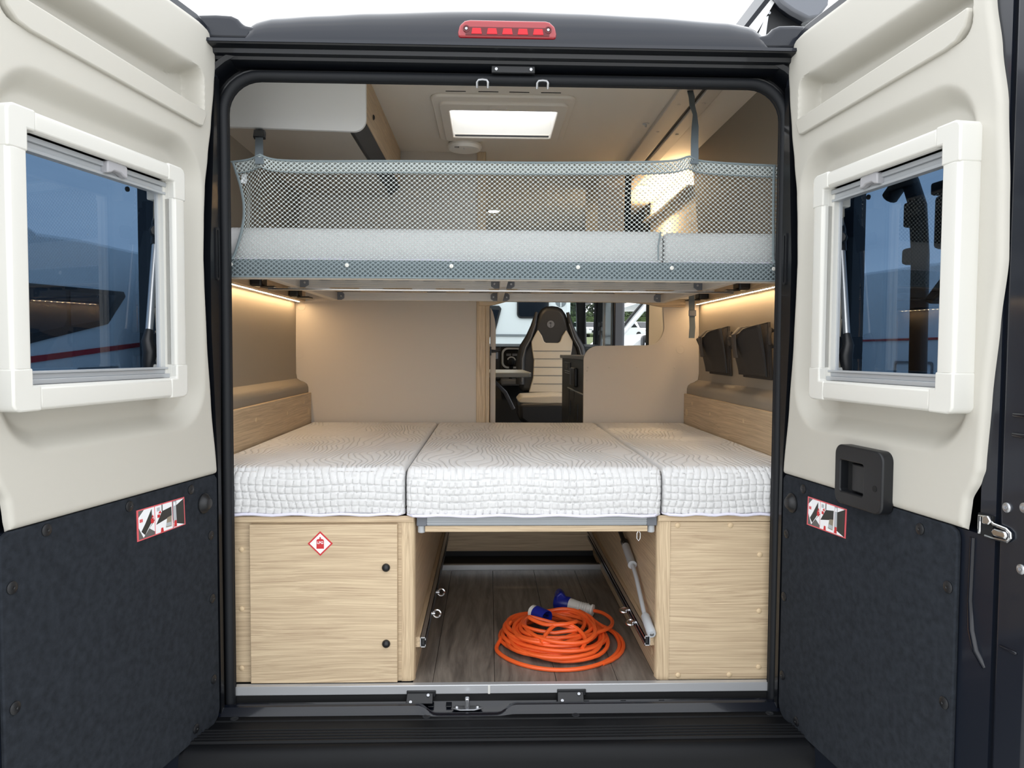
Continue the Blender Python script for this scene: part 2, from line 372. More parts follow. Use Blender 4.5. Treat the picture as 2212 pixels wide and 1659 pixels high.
# inner door edge with latch knob (washroom door seen on edge)
door3 = thing('door_3', 'narrow cream washroom door edge with black latch knob beside the aisle', 'door', (-.03, 1.5, 0), kind='structure')
MB().prism([(-.042, .02), (-.016, .02), (-.016, 1.05), (-.020, 1.09), (-.030, 1.13), (-.042, 1.15)], 'y', 1.42, 1.44).build('door_leaf', 'cream_board', door3, bevel=.003)
MB().box(-.044, -.036, 1.40, 1.42, .925, .965).build('latch_plate', 'black_plastic', door3)
MB().tube([(-.040, 1.41, .945), (-.015, 1.41, .945), (.006, 1.41, .951)], [.008, .006, .008], 10).build('latch_knob', 'black_plastic', door3)

# ---- rear portal of the body
port = thing('wall_rear', 'dark navy painted rear door frame of the van', 'door frame', (0, -.02, -.05), kind='structure')
def portal_path(d, n=8, hw=.765, zt=1.682, r=.10, zb=-.05):
    r2 = r + d; x = hw + d; z = zt + d; p = [(-x, zb), (-x, zb+.4), (-x, .8), (-x, 1.2)]
    for k in range(n+1): a = PI - PI/2*k/n; p.append((-x+r2+r2*math.cos(a), z-r2+r2*math.sin(a)))
    p += [(-.3, z), (0, z), (.3, z)]
    for k in range(n+1): a = PI/2 - PI/2*k/n; p.append((x-r2+r2*math.cos(a), z-r2+r2*math.sin(a)))
    return p + [(x, 1.2), (x, .8), (x, zb+.4), (x, zb)]
rings = [(.0, .012), (.0, .006), (.004, -.004), (.022, -.006), (.024, .006), (.034, .006), (.038, -.030), (.046, -.052), (.058, -.056), (.062, -.050)]
vs = []; fs = []; 
for d, y in rings: vs += [(x, y, z) for x, z in portal_path(d)]
n = len(portal_path(0))
for k in range(len(rings)-1): fs += [(k*n+i, k*n+i+1, (k+1)*n+i+1, (k+1)*n+i) for i in range(n-1)]
MB().add(vs, fs).build('door_aperture', 'portal_paint', port)
# outer corner of the pillars and header above
for s in (-1, 1):
    MB().prism([(s*.822, -.05), (s*.98, -.05), (s*.99, .10), (s*.98, .3), (s*.945, .3), (s*.80, .06)], 'z', -.3, 1.70).build('pillar', 'paint', port)
hd = [(-.050, 1.738), (-.058, 1.744), (-.086, 1.7445), (-.089, 1.741), (-.087, 1.737), (-.066, 1.733), (-.064, 1.722), (-.052, 1.718), (-.050, 1.71), (-.02, 1.70), (.0, 1.70), (.0, 1.745), (-.05, 1.7445)]
MB().prism(hd, 'x', -.84, .84).build('header_rail', 'portal_paint', port)
MB().box(-.85, .85, -.0905, -.0875, 1.7405, 1.7485).build('drip_edge', 'aluminium', port, bevel=.001) if False else None
MB().prism([(-.093, 1.7405), (-.089, 1.7405), (-.070, 1.748), (-.070, 1.7505), (-.091, 1.7495)], 'x', -.85, .85).build('drip_edge', 'roof_paint', port)
# rubber door seal
seal = MB(); pp = portal_path(-.001); seal.tube([(x, -.016, z) for x, z in pp], .0135, 12)
pp = portal_path(-.006); seal.tube([(x, -.001, z) for x, z in pp], .007, 8)
tag(seal.build('door_seal', 'rubber'), 'black rubber seal round the rear door opening', 'door seal', kind='structure')
# latch keeper on the header and its two wire loops
k = thing('latch_keeper', 'small black latch plate with two screws under the roof edge', 'latch', (.015, -.035, 1.70))
MB().box(-.044, .073, -.043, -.03, 1.690, 1.709).build('plate', 'black_plastic', k, bevel=.002)
for x in (-.031, .062): screw('screw', (x, -.043, 1.699), (0, -1, 0), .005, 'zinc', k, .003)
for lab, x in (('steel wire hook under the door seal, left one of two', -.068), ('steel wire hook under the door seal, right one of two', .094)):
    pts = [(x-.0145, -.026, 1.655), (x-.0145, -.033, 1.668), (x-.011, -.034, 1.6735), (x, -.034, 1.675), (x+.011, -.034, 1.6735), (x+.0145, -.033, 1.668), (x+.0145, -.026, 1.655)]
    tag(MB().tube(pts, .0034, 8).build('wire_hook', 'zinc'), lab, 'hook', 'wire hooks at the top of the door frame')

# ---- roof skin over the doors
ZT = [(-.685, 1.752), (-.682, 1.79), (-.668, 1.822), (-.62, 1.834), (-.5, 1.844), (-.37, 1.853), (-.12, 1.864), (0, 1.866), (.2, 1.863), (.385, 1.857), (.59, 1.845), (.655, 1.833), (.685, 1.806), (.69, 1.76)]
roof = thing('roof', 'dark navy gloss roof end above the rear doors', 'roof', (0, .5, 1.75), kind='structure')
def roof_pt(u, v):
    x = -.685 + 1.375*u; zt = lerp_table(ZT, x); z0 = 1.749
    if v < .5:
        a = v/.5*PI/2; return (x, -.084+.085*(1-math.cos(a)), z0+(zt-z0)*math.sin(a))
    t = (v-.5)/.5; return (x, .001+.22*t, zt-.002*t)
MB().grid(roof_pt, 110, 24).build('roof_skin', 'roof_paint', roof)
mb = MB()
for x0, x1 in ((-.99, hx0), (hx1, .99)): mb.box(x0, x1, .6, 4.4, 1.866, 1.878)
mb.box(hx0, hx1, .6, hy0, 1.866, 1.878); mb.box(hx0, hx1, hy1, 4.4, 1.866, 1.878)
mb.build('roof_top', 'roof_paint', roof)
for s in (-1, 1):
    MB().prism([(s*.655, 1.749), (s*.90, 1.749), (s*.93, 1.80), (s*.86, 1.812), (s*.76, 1.816), (s*.72, 1.814), (s*.703, 1.806), (s*.69, 1.790), (s*.655, 1.785)], 'y', -.078, .028).build('roof_gutter', 'roof_paint', roof, bevel=.012, seg=3)
# third brake light
bl = thing('brake_light', 'red high-level brake light strip in the roof end', 'brake light', (0, -.09, 1.785))
out = [(-.130, 1.762), (.124, 1.762), (.126, 1.776), (.122, 1.794), (.108, 1.806), (.096, 1.8085), (-.100, 1.8085), (-.114, 1.806), (-.128, 1.794), (-.132, 1.776)]
MB().prism(out, 'y', -.088, -.05).build('lens', 'red_lens', bl, bevel=.006, seg=3)
MB().prism([(-.112, 1.768), (.107, 1.768), (.107, 1.789), (-.112, 1.789)], 'y', -.090, -.086).build('reflector_band', 'dark_red', bl)
for i in range(5):
    x = -.083+i*.0402; MB().prism([(x-.014, 1.7705), (x+.014, 1.7705), (x+.011, 1.786), (x-.011, 1.786)], 'y', -.0915, -.088).build('reflector', 'red_reflector', bl, bevel=.0008)
for x in (-.110, .104):
    MB().lathe([(.009, 0), (.009, .003), (.006, .003), (.006, .001), (.0001, .001)], (x, -.088, 1.784), (0, -1, 0), 18).build('screw_well', 'dark_red', bl)
    screw('screw', (x, -.089, 1.784), (0, -1, 0), .0045, 'zinc', bl, .003)
# awning box on the roof side
aw = thing('awning_case', 'dark awning case with bracket on the right edge of the roof', 'awning', (.9, .6, 1.82))
def aw_out(s=1.0): return [(.86, 2.12), (.90, 2.075), (.935, 2.052), (.985, 2.028), (1.02, 2.035), (1.05, 2.075), (1.055, 2.14), (1.03, 2.2), (.93, 2.21), (.87, 2.18)]
MB().prism(aw_out(), 'y', .36, .40).build('end_cap', 'grey_plastic', aw, bevel=.008)
MB().prism([(x+.004 if x < .95 else x-.004, z+.004 if z < 2.12 else z-.004) for x, z in aw_out()], 'y', .40, 3.6).build('case', 'paint', aw)
MB().prism([(.845, 1.86), (.97, 1.86), (.99, 2.03), (.93, 2.06), (.88, 2.10), (.862, 2.05), (.865, 1.98), (.85, 1.94)], 'y', .42, 3.5).build('adapter', 'black_plastic', aw)
MB().prism([(.800, 1.965), (.812, 1.965), (.872, 2.07), (.895, 2.11), (.88, 2.115)], 'y', .40, 3.5).build('rail', 'white_board', aw)
MB().prism([(.818, 1.955), (.842, 1.957), (.858, 1.985), (.862, 2.02), (.866, 2.05), (.856, 2.045)], 'y', .395, .41).build('bracket', 'zinc', aw)
MB().box(.80, .90, .38, 3.5, 1.88, 1.965).build('foot', 'paint', aw)
screw('screw', (.873, .41, 2.065), (0, -1, 0), .006, 'zinc', aw)

# ---- rear sill and bumper step
sill = thing('trim_2', 'black painted rear sill and ribbed plastic bumper step', 'sill', (0, -.1, -.3), kind='structure')
def sill_prof(x):
    nb = sstep(.135, .085, abs(x+.105))          # notch round the centre latch
    P_ = [(0.012, -.022), (-.002, -.05), (-.012-.01*nb, -.055-.012*nb), (-.022-.012*nb, -.054-.008*nb), (-.026-.020*nb, -.040-.020*nb), (-.034-.020*nb, -.034-.018*nb), (-.046-.016*nb, -.036-.017*nb), (-.056-.012*nb, -.050-.006*nb), (-.060-.010*nb, -.058)]
    return P_
vs = []; fs = []; N = 160; m_ = 9
for i in range(N+1):
    x = -.83+1.66*i/N
    vs += [(x, y, z) for y, z in sill_prof(x)]
for i in range(N):
    for k in range(m_-1): fs.append((i*m_+k, i*m_+k+1, (i+1)*m_+k+1, (i+1)*m_+k))
MB().add(vs, fs).build('sill_pressing', 'sill_paint', sill)
for x in (-.215, -.165, .225, .33, .44):
    MB().hexa([(x, -.004, -.049), (x+.016, -.004, -.049), (x+.016, -.022, -.0535), (x, -.022, -.0535), (x, -.004, -.046), (x+.016, -.004, -.046), (x+.016, -.022, -.0505), (x, -.022, -.0505)]).build('pressed_rib', 'portal_paint', sill, bevel=.001)
bp = [(-.058, -.056), (-.080, -.056), (-.083, -.059), (-.122, -.0595)]
for i in range(5):
    y = -.126-i*.0145; bp += [(y, -.0595), (y-.0025, -.0535), (y-.0065, -.0535), (y-.009, -.0595)]
bp += [(-.200, -.0600), (-.214, -.064), (-.222, -.074), (-.226, -.10), (-.226, -.40), (-.06, -.40)]
MB().prism(bp, 'x', -.84, .84).build('bumper_step', 'sill_plastic', sill)
for x in (-.735, -.215, .195, .735):
    MB().lathe([(.011, 0), (.011, .0015), (.008, .002), (.005, .0005), (.0001, .0005)], (x, -.070, -.056), (0, 0, 1), 18).build('bumper_screw', 'kitchen_black', sill)
for lab, x in (('black latch keeper with two screws on the sill, nearer the cabinet with the gas sticker', -.235), ('black latch keeper with two screws on the sill, below the orange cable', .19)):
    k = thing('sill_keeper', lab, 'latch', (x, -.012, -.03), 'latch keepers on the rear sill')
    MB().box(x-.041, x+.041, -.009, .002, -.030, -.012).build('back_plate', 'black_plastic', k, bevel=.002)
    MB().hexa([(x-.040, -.004, -.024), (x+.032, -.004, -.024), (x+.032, -.022, -.044), (x-.040, -.022, -.044), (x-.040, -.008, -.018), (x+.034, -.008, -.018), (x+.034, -.028, -.040), (x-.042, -.028, -.040)]).build('face_plate', 'black_plastic', k, bevel=.002)
    for dx, dy in ((-.028, -.025), (.020, -.013)): screw('screw', (x+dx, dy, -.037 if dx < 0 else -.0235), (0, -.6, .8), .0055, 'zinc', k, .003)
k = thing('door_striker', 'zinc plated door striker in the middle of the black sill', 'striker', (-.105, -.03, -.065))
MB().prism([(-.150, -.028), (-.138, -.014), (-.072, -.014), (-.060, -.028), (-.085, -.040), (-.125, -.040)], 'z', -.056, -.052).build('base_plate', 'zinc', k, bevel=.001)
MB().box(-.111, -.099, -.038, -.022, -.052, -.022).build('striker_post', 'zinc', k, bevel=.003)
for x in (-.134, -.076): screw('screw', (x, -.026, -.052), (0, 0, 1), .0065, 'zinc', k, .005)

# ================================================================== REAR DOORS
DOOR = {-1: (Vector((-.7715, -.06, 0)), math.radians(12.5)), 1: (Vector((.7577, -.06, 0)), math.radians(8.0))}
def build_door(side, name, label):
    A, ang = DOOR[side]; D = Vector((side*math.sin(ang), -math.cos(ang), 0)); Nn = Vector((-side*math.cos(ang), -math.sin(ang), 0))
    def T(p): q = A + D*p[0] + Nn*p[1]; return (q.x, q.y, q.z + p[2])
    d = thing(name, label, 'van door', (A.x, A.y, -.1), kind='structure')
    us = 1.0 if side < 0 else .965
    F0, F1 = (.195, .690) if side < 0 else (.195, .664)       # window frame outer u
    I0, I1 = (.236, .646) if side < 0 else (.238, .618)
    V0, V1, J0, J1 = .833, 1.372, .879, 1.334
    # --- steel shell with window aperture
    FE = .735*us
    shell = MB(T)
    Z0, Z1 = -.13, 1.785
    for (a, b_, c, e) in ((-.018, I0-.10, .61, Z1), (I1+.05, FE, .61, Z1), (I0-.10, I1+.05, J1+.05, Z1), (I0-.10, I1+.05, .61, J0-.05)):
        shell.box(a, b_, -.105, -.075, c, e)
    shell.box(-.018, FE, -.105, -.014, Z0, .61)
    shell.box(FE-.035, FE, -.105, -.014, .61, Z1)
    shell.box(-.018, -.006, -.105, -.014, .61, Z1-.1)
    shell.build('door_shell', 'paint', d)
    # free edge flange: profile (u, w) run up the door
    prof = [(FE-.010, -.020), (FE-.004, -.024), (FE+.004, -.024), (FE+.010, -.014), (FE+.070, -.016), (FE+.082, -.026), (FE+.086, -.10), (FE-.02, -.10)]
    MB(T).prism(prof, 'z', Z0, Z1+.02).build('edge_flange', 'paint', d, bevel=.006, seg=3)
    top = [(-.03, Z1-.12), (-.018, 1.74), (.005, 1.782), (.06, 1.797), (FE, 1.80), (FE, 1.775), (.06, 1.776), (.02, 1.762), (-.002, 1.735), (-.012, Z1-.12)]
    MB(T).prism(top, 'y', -.09, -.006).build('top_flange', 'paint', d, bevel=.003)
    hp_ = [(-.016, .64), (-.026, 1.0), (-.03, 1.665), (-.012, 1.665), (.02, 1.2), (.02, 1.0), (-.002, .64), (-.004, -.06), (.03, -.075), (.03, -.13), (-.02, -.13)]
    MB(T).prism(hp_, 'y', -.06, -.004).build('hinge_flange', 'portal_paint', d)
    # --- cream trim panel as a formed sheet
    UL = [(.612, .006), (.622, .0), (.80, .022), (.97, .037), (1.13, .045), (1.18, .047), (1.28, .043), (1.365, .037), (1.45, .022), (1.534, .006), (1.636, -.009), (1.70, -.017), (1.735, -.015), (1.755, -.004), (1.768, .012), (1.776, .045), (1.781, .09)]
    UR = [(.612, .648), (.635, .652), (.671, .656), (.709, .676), (.732, .684), (.864, .693), (1.0, .706), (1.11, .719), (1.24, .716), (1.39, .707), (1.49, .690), (1.58, .674), (1.70, .645), (1.781, .60)]
    kr = 1.0 if side > 0 else 1.015
    P0, P1 = (.045, .655*us)
    def height(u, v, uL, uR):
        s1 = sd_rr(u, v, .058, .675*us, .748, 1.468, .11)
        h = -.0365*sstep(.004, -.044, s1)
        s2 = sd_rr(u, v, P0, P1, 1.535, 1.662, .03)
        h += -.055*sstep(.002, -(.016+.030*sstep(1.59, 1.65, v)*sstep(P0+.02, P0+.10, u)), s2)
        e = min(u-uL, uR-u, v-.612, 1.783-v); e = max(e, 0)
        if e < .016: h -= .014*(1-math.sqrt(max(0, 1-(1-e/.016)**2)))
        return h
    nu, nv = 190, 300
    def pan(i, j):
        v = .612 + 1.169*j; uL = lerp_table(UL, v); uR = lerp_table(UR, v)*kr
        a = .5-.5*math.cos(i*PI); i2 = .3*a+.7*i
        u = uL + (uR-uL)*i2
        return (u, height(u, v, uL, uR), v)
    def skip(i, j):
        v = .612 + 1.169*j; uL = lerp_table(UL, v); uR = lerp_table(UR, v)*kr; a = .5-.5*math.cos(i*PI); u = uL + (uR-uL)*(.3*a+.7*i)
        return F0+.006 < u < F1-.006 and V0+.006 < v < V1-.006
    MB(T).grid(pan, nu, nv, skip).build('cream_panel', 'cream_plastic', d, recalc=False)
    # pocket lip
    lip = [(P0+.010, 1.530), (P0+.018, 1.514), (P0+.034, 1.511), (P1-.06, 1.530), (P1-.03, 1.536), (P1-.008, 1.555), (P1, 1.582), (P1-.004, 1.588), (P1-.03, 1.585), (P0+.006, 1.556), (P0+.002, 1.545)]
    MB(T).prism(lip, 'y', -.03, .009).build('pocket_lip', 'cream_plastic', d, bevel=.004, seg=3)
    # --- black felt board below
    B1 = .678 if side < 0 else .632
    outb = [(.014, .612), (B1-.018, .612), (B1-.004, .604), (B1, .59), (B1, -.062), (.030, -.062), (.010, -.050), (.002, -.03), (.004, .3), (.002, .6)]
    MB(T).prism(outb, 'y', -.014, -.004).build('felt_board', 'felt', d, bevel=.003)
    sc = [(.574, .596), (.344, .595), (.119, .591), (.036, .454), (.033, .283), (.031, .063), (.112, -.031), (.655, .509), (.655, .285)]
    if side > 0: sc = [(.104, .589), (.533, .586), (.613, .491), (.612, .261), (.028, .452), (.022, .277), (.022, .057), (.096, -.036)]
    for u, v in sc:
        MB(T).lathe([(.012, 0), (.012, .002), (.009, .004), (.003, .0045), (.002, .003), (.0001, .003)], (u, -.004, v), (0, 1, 0), 16).build('clip', 'black_plastic', d)
    gu, gv = (.065, .545) if side < 0 else (.052, .542)
    MB(T).lathe([(.026, 0), (.026, .004), (.022, .006), (.018, .012), (.013, .017), (.011, .018), (.0001, .018)], (gu, -.004, gv), (0, 1, 0), 24).build('rubber_bump_stop', 'black_plastic', d)
    # --- sticker: three small pictures in a red border
    q = ((.321, .580), (.147, .578), (.144, .508), (.320, .508)) if side < 0 else ((.126, .574), (.289, .575), (.287, .504), (.124, .500))
    def st(a, b_):    # a across (0..1 from the reader's left), b_ up
        p = [q[0][k]*(1-a)+q[1][k]*a for k in (0, 1)]; r_ = [q[3][k]*(1-a)+q[2][k]*a for k in (0, 1)]
        return (r_[0]*(1-b_)+p[0]*b_, r_[1]*(1-b_)+p[1]*b_)
    stk = MB(T).prism([st(0, 0), st(1, 0), st(1, 1), st(0, 1)], 'y', -.0045, -.0030).build('instruction_sticker', 'pale_red_print', d, label='white and red picture sticker')
    lev = [0]
    def shape(pts, material, nm='printed_shape'):
        lev[0] += 1; w1 = -.0030+.00008*lev[0]
        MB(T).prism([st(*p) for p in pts], 'y', -.0038, w1).build(nm, material, stk, smooth=False)
    shape([(.03, .04), (.345, .04), (.345, .96), (.03, .96)], 'grey_print')
    shape([(.03, .42), (.12, .06), (.345, .55), (.345, .96), (.14, .96), (.03, .75)], 'white_print')
    shape([(.08, .28), (.15, .13), (.30, .52), (.29, .92), (.16, .5)], 'dark_print')
    shape([(.24, .30), (.345, .14), (.345, .5)], 'white_print')
    shape([(.27, .44), (.33, .44), (.33, .6), (.27, .6)], 'red_print')
    shape([(.28, .62), (.33, .62), (.31, .72)], 'red_print')
    shape([(.05, .58), (.11, .58), (.11, .68), (.05, .68)], 'pale_red_print')
    shape([(.05, .72), (.11, .72), (.08, .84)], 'white_print')
    shape([(.36, .04), (.715, .04), (.715, .96), (.36, .96)], 'white_print')
    shape([(.37, .34), (.56, .42), (.70, .48), (.70, .80), (.50, .74)], 'dark_print')
    shape([(.57, .14), (.69, .12), (.70, .50), (.60, .46)], 'tan_print')
    shape([(.58, .17), (.68, .15), (.68, .28), (.58, .29)], 'silver_print')
    shape([(.46, .04), (.52, .04), (.51, .18), (.47, .18)], 'red_print')
    shape([(.49, .75), (.51, .74), (.51, .96), (.49, .96)], 'grey_print')
    shape([(.39, .78), (.45, .78), (.45, .90), (.39, .90)], 'silver_print')
    shape([(.40, .56), (.45, .56), (.45, .66), (.40, .66)], 'red_print')
    shape([(.42, .70), (.48, .68), (.46, .78)], 'red_print')
    shape([(.73, .04), (.97, .04), (.97, .96), (.73, .96)], 'dark_print')
    shape([(.73, .04), (.97, .04), (.80, .16), (.73, .3)], 'white_print')
    shape([(.73, .2), (.80, .18), (.79, .96), (.73, .96)], 'silver_print')
    shape([(.80, .96), (.97, .96), (.80, .80)], 'white_print')
    shape([(.735, .06), (.80, .06), (.795, .28), (.75, .28)], 'red_print')
    shape([(.74, .80), (.785, .80), (.785, .92), (.74, .92)], 'white_print')
    # --- window frame: four bars, four corner caps
    fr = MB(T).ring([(I0-.012, J0-.012), (I1+.012, J0-.012), (I1+.012, J1+.012), (I0-.012, J1+.012)], [(I0, J0), (I1, J0), (I1, J1), (I0, J1)], 'y', .002, .030).build('window_frame', 'white_plastic', d)
    cl = .075
    def barp(v0, v1):   # profile across the bar
        return [(v0, -.03), (v0, .038), (v0+(v1-v0)*.10, .0435), (v0+(v1-v0)*.3, .045), (v1-(v1-v0)*.12, .044), (v1, .038), (v1, -.004)]
    for vo, vi in ((V0, J0), (V1, J1)):
        MB(T).prism([(w, v) for v, w in barp(vo, vi)], 'x', F0+cl*.8, F1-cl*.8).build('frame_bar', 'white_plastic', fr, bevel=.002)
    for uo, ui in ((F0, I0), (F1, I1)):
        MB(T).prism([(u, w) for u, w in barp(uo, ui)], 'z', V0+cl, V1-cl).build('frame_bar', 'white_plastic', fr, bevel=.002)
    for uo, ui, su in ((F0, I0, 1), (F1, I1, -1)):
        for vo, vi, sv in ((V0, J0, 1), (V1, J1, -1)):
            L_ = [(uo-.0008*su, vo+.012*sv), (uo+.004*su, vo+.003*sv), (uo+.014*su, vo-.0008*sv), (uo+cl*.82*su, vo-.0008*sv), (uo+cl*.82*su, vi-.0005*sv), (ui-.0005*su, vi-.0005*sv), (ui-.0005*su, vo+(cl+.002)*sv), (uo-.0008*su, vo+(cl+.002)*sv)]
            MB(T).prism(L_, 'y', -.03, .0452).build('corner_cap', 'white_plastic', fr, bevel=.004, seg=3)
    # reveal tracks, blind cassettes
    MB(T).box(I0, I0+.008, .002, .020, J0, J1).build('blind_track', 'white_plastic', fr)
    MB(T).box(I1-.008, I1, .002, .020, J0, J1).build('blind_track', 'white_plastic', fr)
    MB(T).box(I0+.008, I0+.014, .002, .008, J0, J1).build('blind_track', 'light_grey_plastic', fr)
    mb = MB(T).box(I0, I1, .006, .026, J0, J0+.010).box(I0, I1, .000, .018, J0+.010, J0+.020).box(I0, I1, .004, .022, J0+.020, J0+.025)
    mb.build('blind_rail', 'rail_grey', fr, bevel=.001)
    mb = MB(T).box(I0, I1, .004, .024, J1-.012, J1-.002).box(I0, I1, .000, .018, J1-.024, J1-.012).box(I0, I1, .004, .022, J1-.030, J1-.024)
    mb.build('blind_rail', 'rail_grey', fr, bevel=.001)
    hu = .407 if side < 0 else .390; ht = J1-.004
    hpts = [(hu-.030, ht-.022), (hu-.018, ht-.019), (hu-.010, ht-.014), (hu+.010, ht-.014), (hu+.018, ht-.019), (hu+.030, ht-.022), (hu+.030, ht+.001), (hu+.024, ht+.006), (hu-.024, ht+.006), (hu-.030, ht+.001)]
    MB(T).prism(hpts, 'y', .016, .034).build('blind_handle', 'clip_grey', fr, bevel=.003)
    # aperture lining (black) and pane
    MB(T).ring(rrect(I0-.10, I1+.06, J0-.06, J1+.06, .01), rrect(.150, I1+.05, J0-.03, J1+.012, .065), 'y', -.058, -.038).build('aperture_lining', 'black_plastic', d)
    MB(T).box(.11, I1+.055, -.064, -.060, J0-.055, J1+.055).build('window_pane', 'door_glass', d)
    # window stay
    sty = MB(T).tube([(.190, -.032, 1.275), (.230, -.032, .985)], .0085, 12).build('window_stay', 'aluminium', d)
    MB(T).tube([(.180, -.034, 1.285), (.190, -.034, 1.25), (.200, -.032, 1.195)], [.010, .013, .012], 10).build('stay_sleeve', 'black_plastic', sty)
    MB(T).lathe([(.011, 0), (.016, .004), (.016, .020), (.012, .025), (.0001, .026)], (.206, -.026, 1.225), (.8, .6, 0), 8).build('stay_knob', 'black_plastic', sty)
    MB(T).box(.160, .178, -.050, -.026, 1.235, 1.305).build('stay_bracket', 'black_plastic', sty, bevel=.003)
    MB(T).tube([(.229, -.032, .99), (.240, -.030, .965), (.232, -.028, .94), (.236, -.03, .915), (.232, -.034, .87)], [.010, .013, .017, .014, .011], 10).build('stay_joint', 'black_plastic', sty)
    MB(T).box(.178, .212, -.050, -.022, .930, .985).build('stay_bracket', 'black_plastic', sty, bevel=.004)
    for v in (1.295, 1.25): MB(T).lathe([(.004, 0), (.004, .002), (.0001, .003)], (.169, -.026, v), (0, 1, 0), 10).build('stay_screw', 'zinc', sty)
    for v in (.975, .940): MB(T).lathe([(.004, 0), (.004, .002), (.0001, .003)], (.190, -.022, v), (0, 1, 0), 10).build('stay_screw', 'zinc', sty)
    MB(T).lathe([(.006, 0), (.006, .004), (.0001, .006)], (.262, -.060, 1.315), (0, 1, 0), 10).build('pane_stud', 'black_plastic', d)
    # hinge-side check strap slot
    MB(T).ring(rrect(-.016, -.002, 1.13, 1.27, .006), rrect(-.012, -.006, 1.136, 1.264, .003), 'y', -.006, .0).build('check_slot', 'black_plastic', d)
    if side > 0:
        # inner release handle
        ho = rrect(.284, .474, .596, .732, .020)
        hd_ = MB(T).ring(rrect(.282, .452, .594, .732, .022, 6), rrect(.302, .386, .624, .696, .006, 6), 'y', -.004, .026).build('release_handle', 'black_plastic', d, bevel=.004, seg=3)
        MB(T).box(.300, .388, -.004, .004, .622, .698).build('handle_well', 'dark_hole', hd_)
        MB(T).prism([(.322, -.004), (.326, .012), (.340, .018), (.386, .020), (.386, -.004)], 'z', .628, .692).build('release_lever', 'black_plastic', hd_, bevel=.003)
        MB(T).lathe([(.007, 0), (.007, .0008), (.0001, .0009)], (.428, .026, .650), (0, 1, 0), 14).build('keyhole', 'dark_hole', hd_)
        # latch claw and striker screws on the free edge
        fu = FE
        ltc = MB(T).prism([(fu-.036, .609), (fu-.002, .609), (fu-.002, .650), (fu-.036, .650)], 'y', -.016, -.010).build('latch', 'dark_hole', d)
        MB(T).tube([(fu-.030, -.008, .613), (fu-.030, -.008, .646), (fu-.012, -.007, .647), (fu+.002, -.008, .637), (fu+.028, -.010, .634), (fu+.036, -.010, .629), (fu+.037, -.010, .621), (fu+.030, -.010, .613), (fu+.0, -.009, .611), (fu-.016, -.008, .612)], .0030, 8).build('latch_bracket', 'chrome', ltc)
        MB(T).prism([(fu+.002, .616), (fu+.028, .616), (fu+.032, .623), (fu+.028, .630), (fu+.002, .630), (fu-.004, .623)], 'y', -.014, -.006).build('latch_claw', 'chrome', ltc, bevel=.003)
        MB(T).prism([(fu-.020, .634), (fu-.006, .634), (fu+.000, .642), (fu-.008, .651), (fu-.020, .647)], 'y', -.010, -.003).build('latch_pawl', 'chrome', ltc, bevel=.002)
        for u, v in ((fu+.024, .672), (fu+.060, .679), (fu+.058, .571)):
            MB(T).lathe([(.009, 0), (.009, .003), (.006, .005), (.003, .005), (.002, .002), (.0001, .002)], (u, -.015, v), (0, 1, 0), 18).build('latch_bolt', 'zinc', d)
        for v in (.803, .838):
            MB(T).box(fu+.028, fu+.080, -.022, -.011, v-.004, v+.004).build('pressed_rib', 'sill_paint', d, bevel=.003)
        MB(T).box(fu+.018, fu+.055, -.022, -.011, .418, .423).build('pressed_rib', 'sill_paint', d, bevel=.002)
        MB(T).tube([(fu-.050, -.014, .60), (fu-.052, -.014, .48), (fu-.046, -.014, .425), (fu-.034, -.014, .39), (fu-.016, -.018, .365)], [.006, .006, .008, .008, .006], 10).build('pressed_edge', 'sill_paint', d)
    return d, T
dl, TL = build_door(-1, 'door_1', 'open left rear van door with cream trim, pocket and framed window')
dr, TR = build_door(1, 'door_2', 'open right rear van door with black release handle and framed window')

# bicycle carrier bolted to the outside of the right door, seen through its window
bc = thing('bike_carrier', 'black bicycle carrier behind the right door window', 'bike carrier', tuple(Vector(TR((.3, -.2, .5)))))
MB(TR).tube([(.16, -.19, 1.34), (.20, -.19, 1.37), (.235, -.19, 1.36), (.262, -.19, 1.30), (.275, -.19, 1.18), (.278, -.19, .90), (.278, -.19, .55)], .020, 12).build('carrier_tube', 'black_plastic', bc)
MB(TR).box(.235, .262, -.21, -.17, 1.25, 1.31).build('clamp', 'black_plastic', bc, bevel=.006)
MB(TR).box(.232, .262, -.21, -.17, 1.16, 1.20).build('clamp', 'black_plastic', bc, bevel=.008)
MB(TR).box(.300, .56, -.23, -.19, 1.315, 1.345).build('crossbar', 'black_plastic', bc, bevel=.006)
MB(TR).box(.375, .42, -.23, -.19, 1.33, 1.43).build('upright', 'black_plastic', bc, bevel=.006)
MB(TR).box(.30, .60, -.26, -.20, 1.19, 1.315).build('folded_platform', 'kitchen_black', bc, bevel=.01)
MB(TR).prism([(.30, 1.07), (.32, 1.06), (.50, 1.17), (.52, 1.20), (.44, 1.20)], 'y', -.23, -.18).build('arm', 'black_plastic', bc, bevel=.005)
MB(TR).prism([(.36, 1.07), (.38, 1.05), (.46, 1.05), (.475, 1.07), (.47, 1.14), (.45, 1.15), (.38, 1.13)], 'y', -.25, -.18).build('lock_box', 'black_plastic', bc, bevel=.012)

# ================================================================== BED AND CABINETS
def caps(parent, pts, y, material='oak_cap', r=.0075):
    for x, z in pts: screw('cover_cap', (x, y, z), (0, -1, 0), r, material, parent, .0035, False)
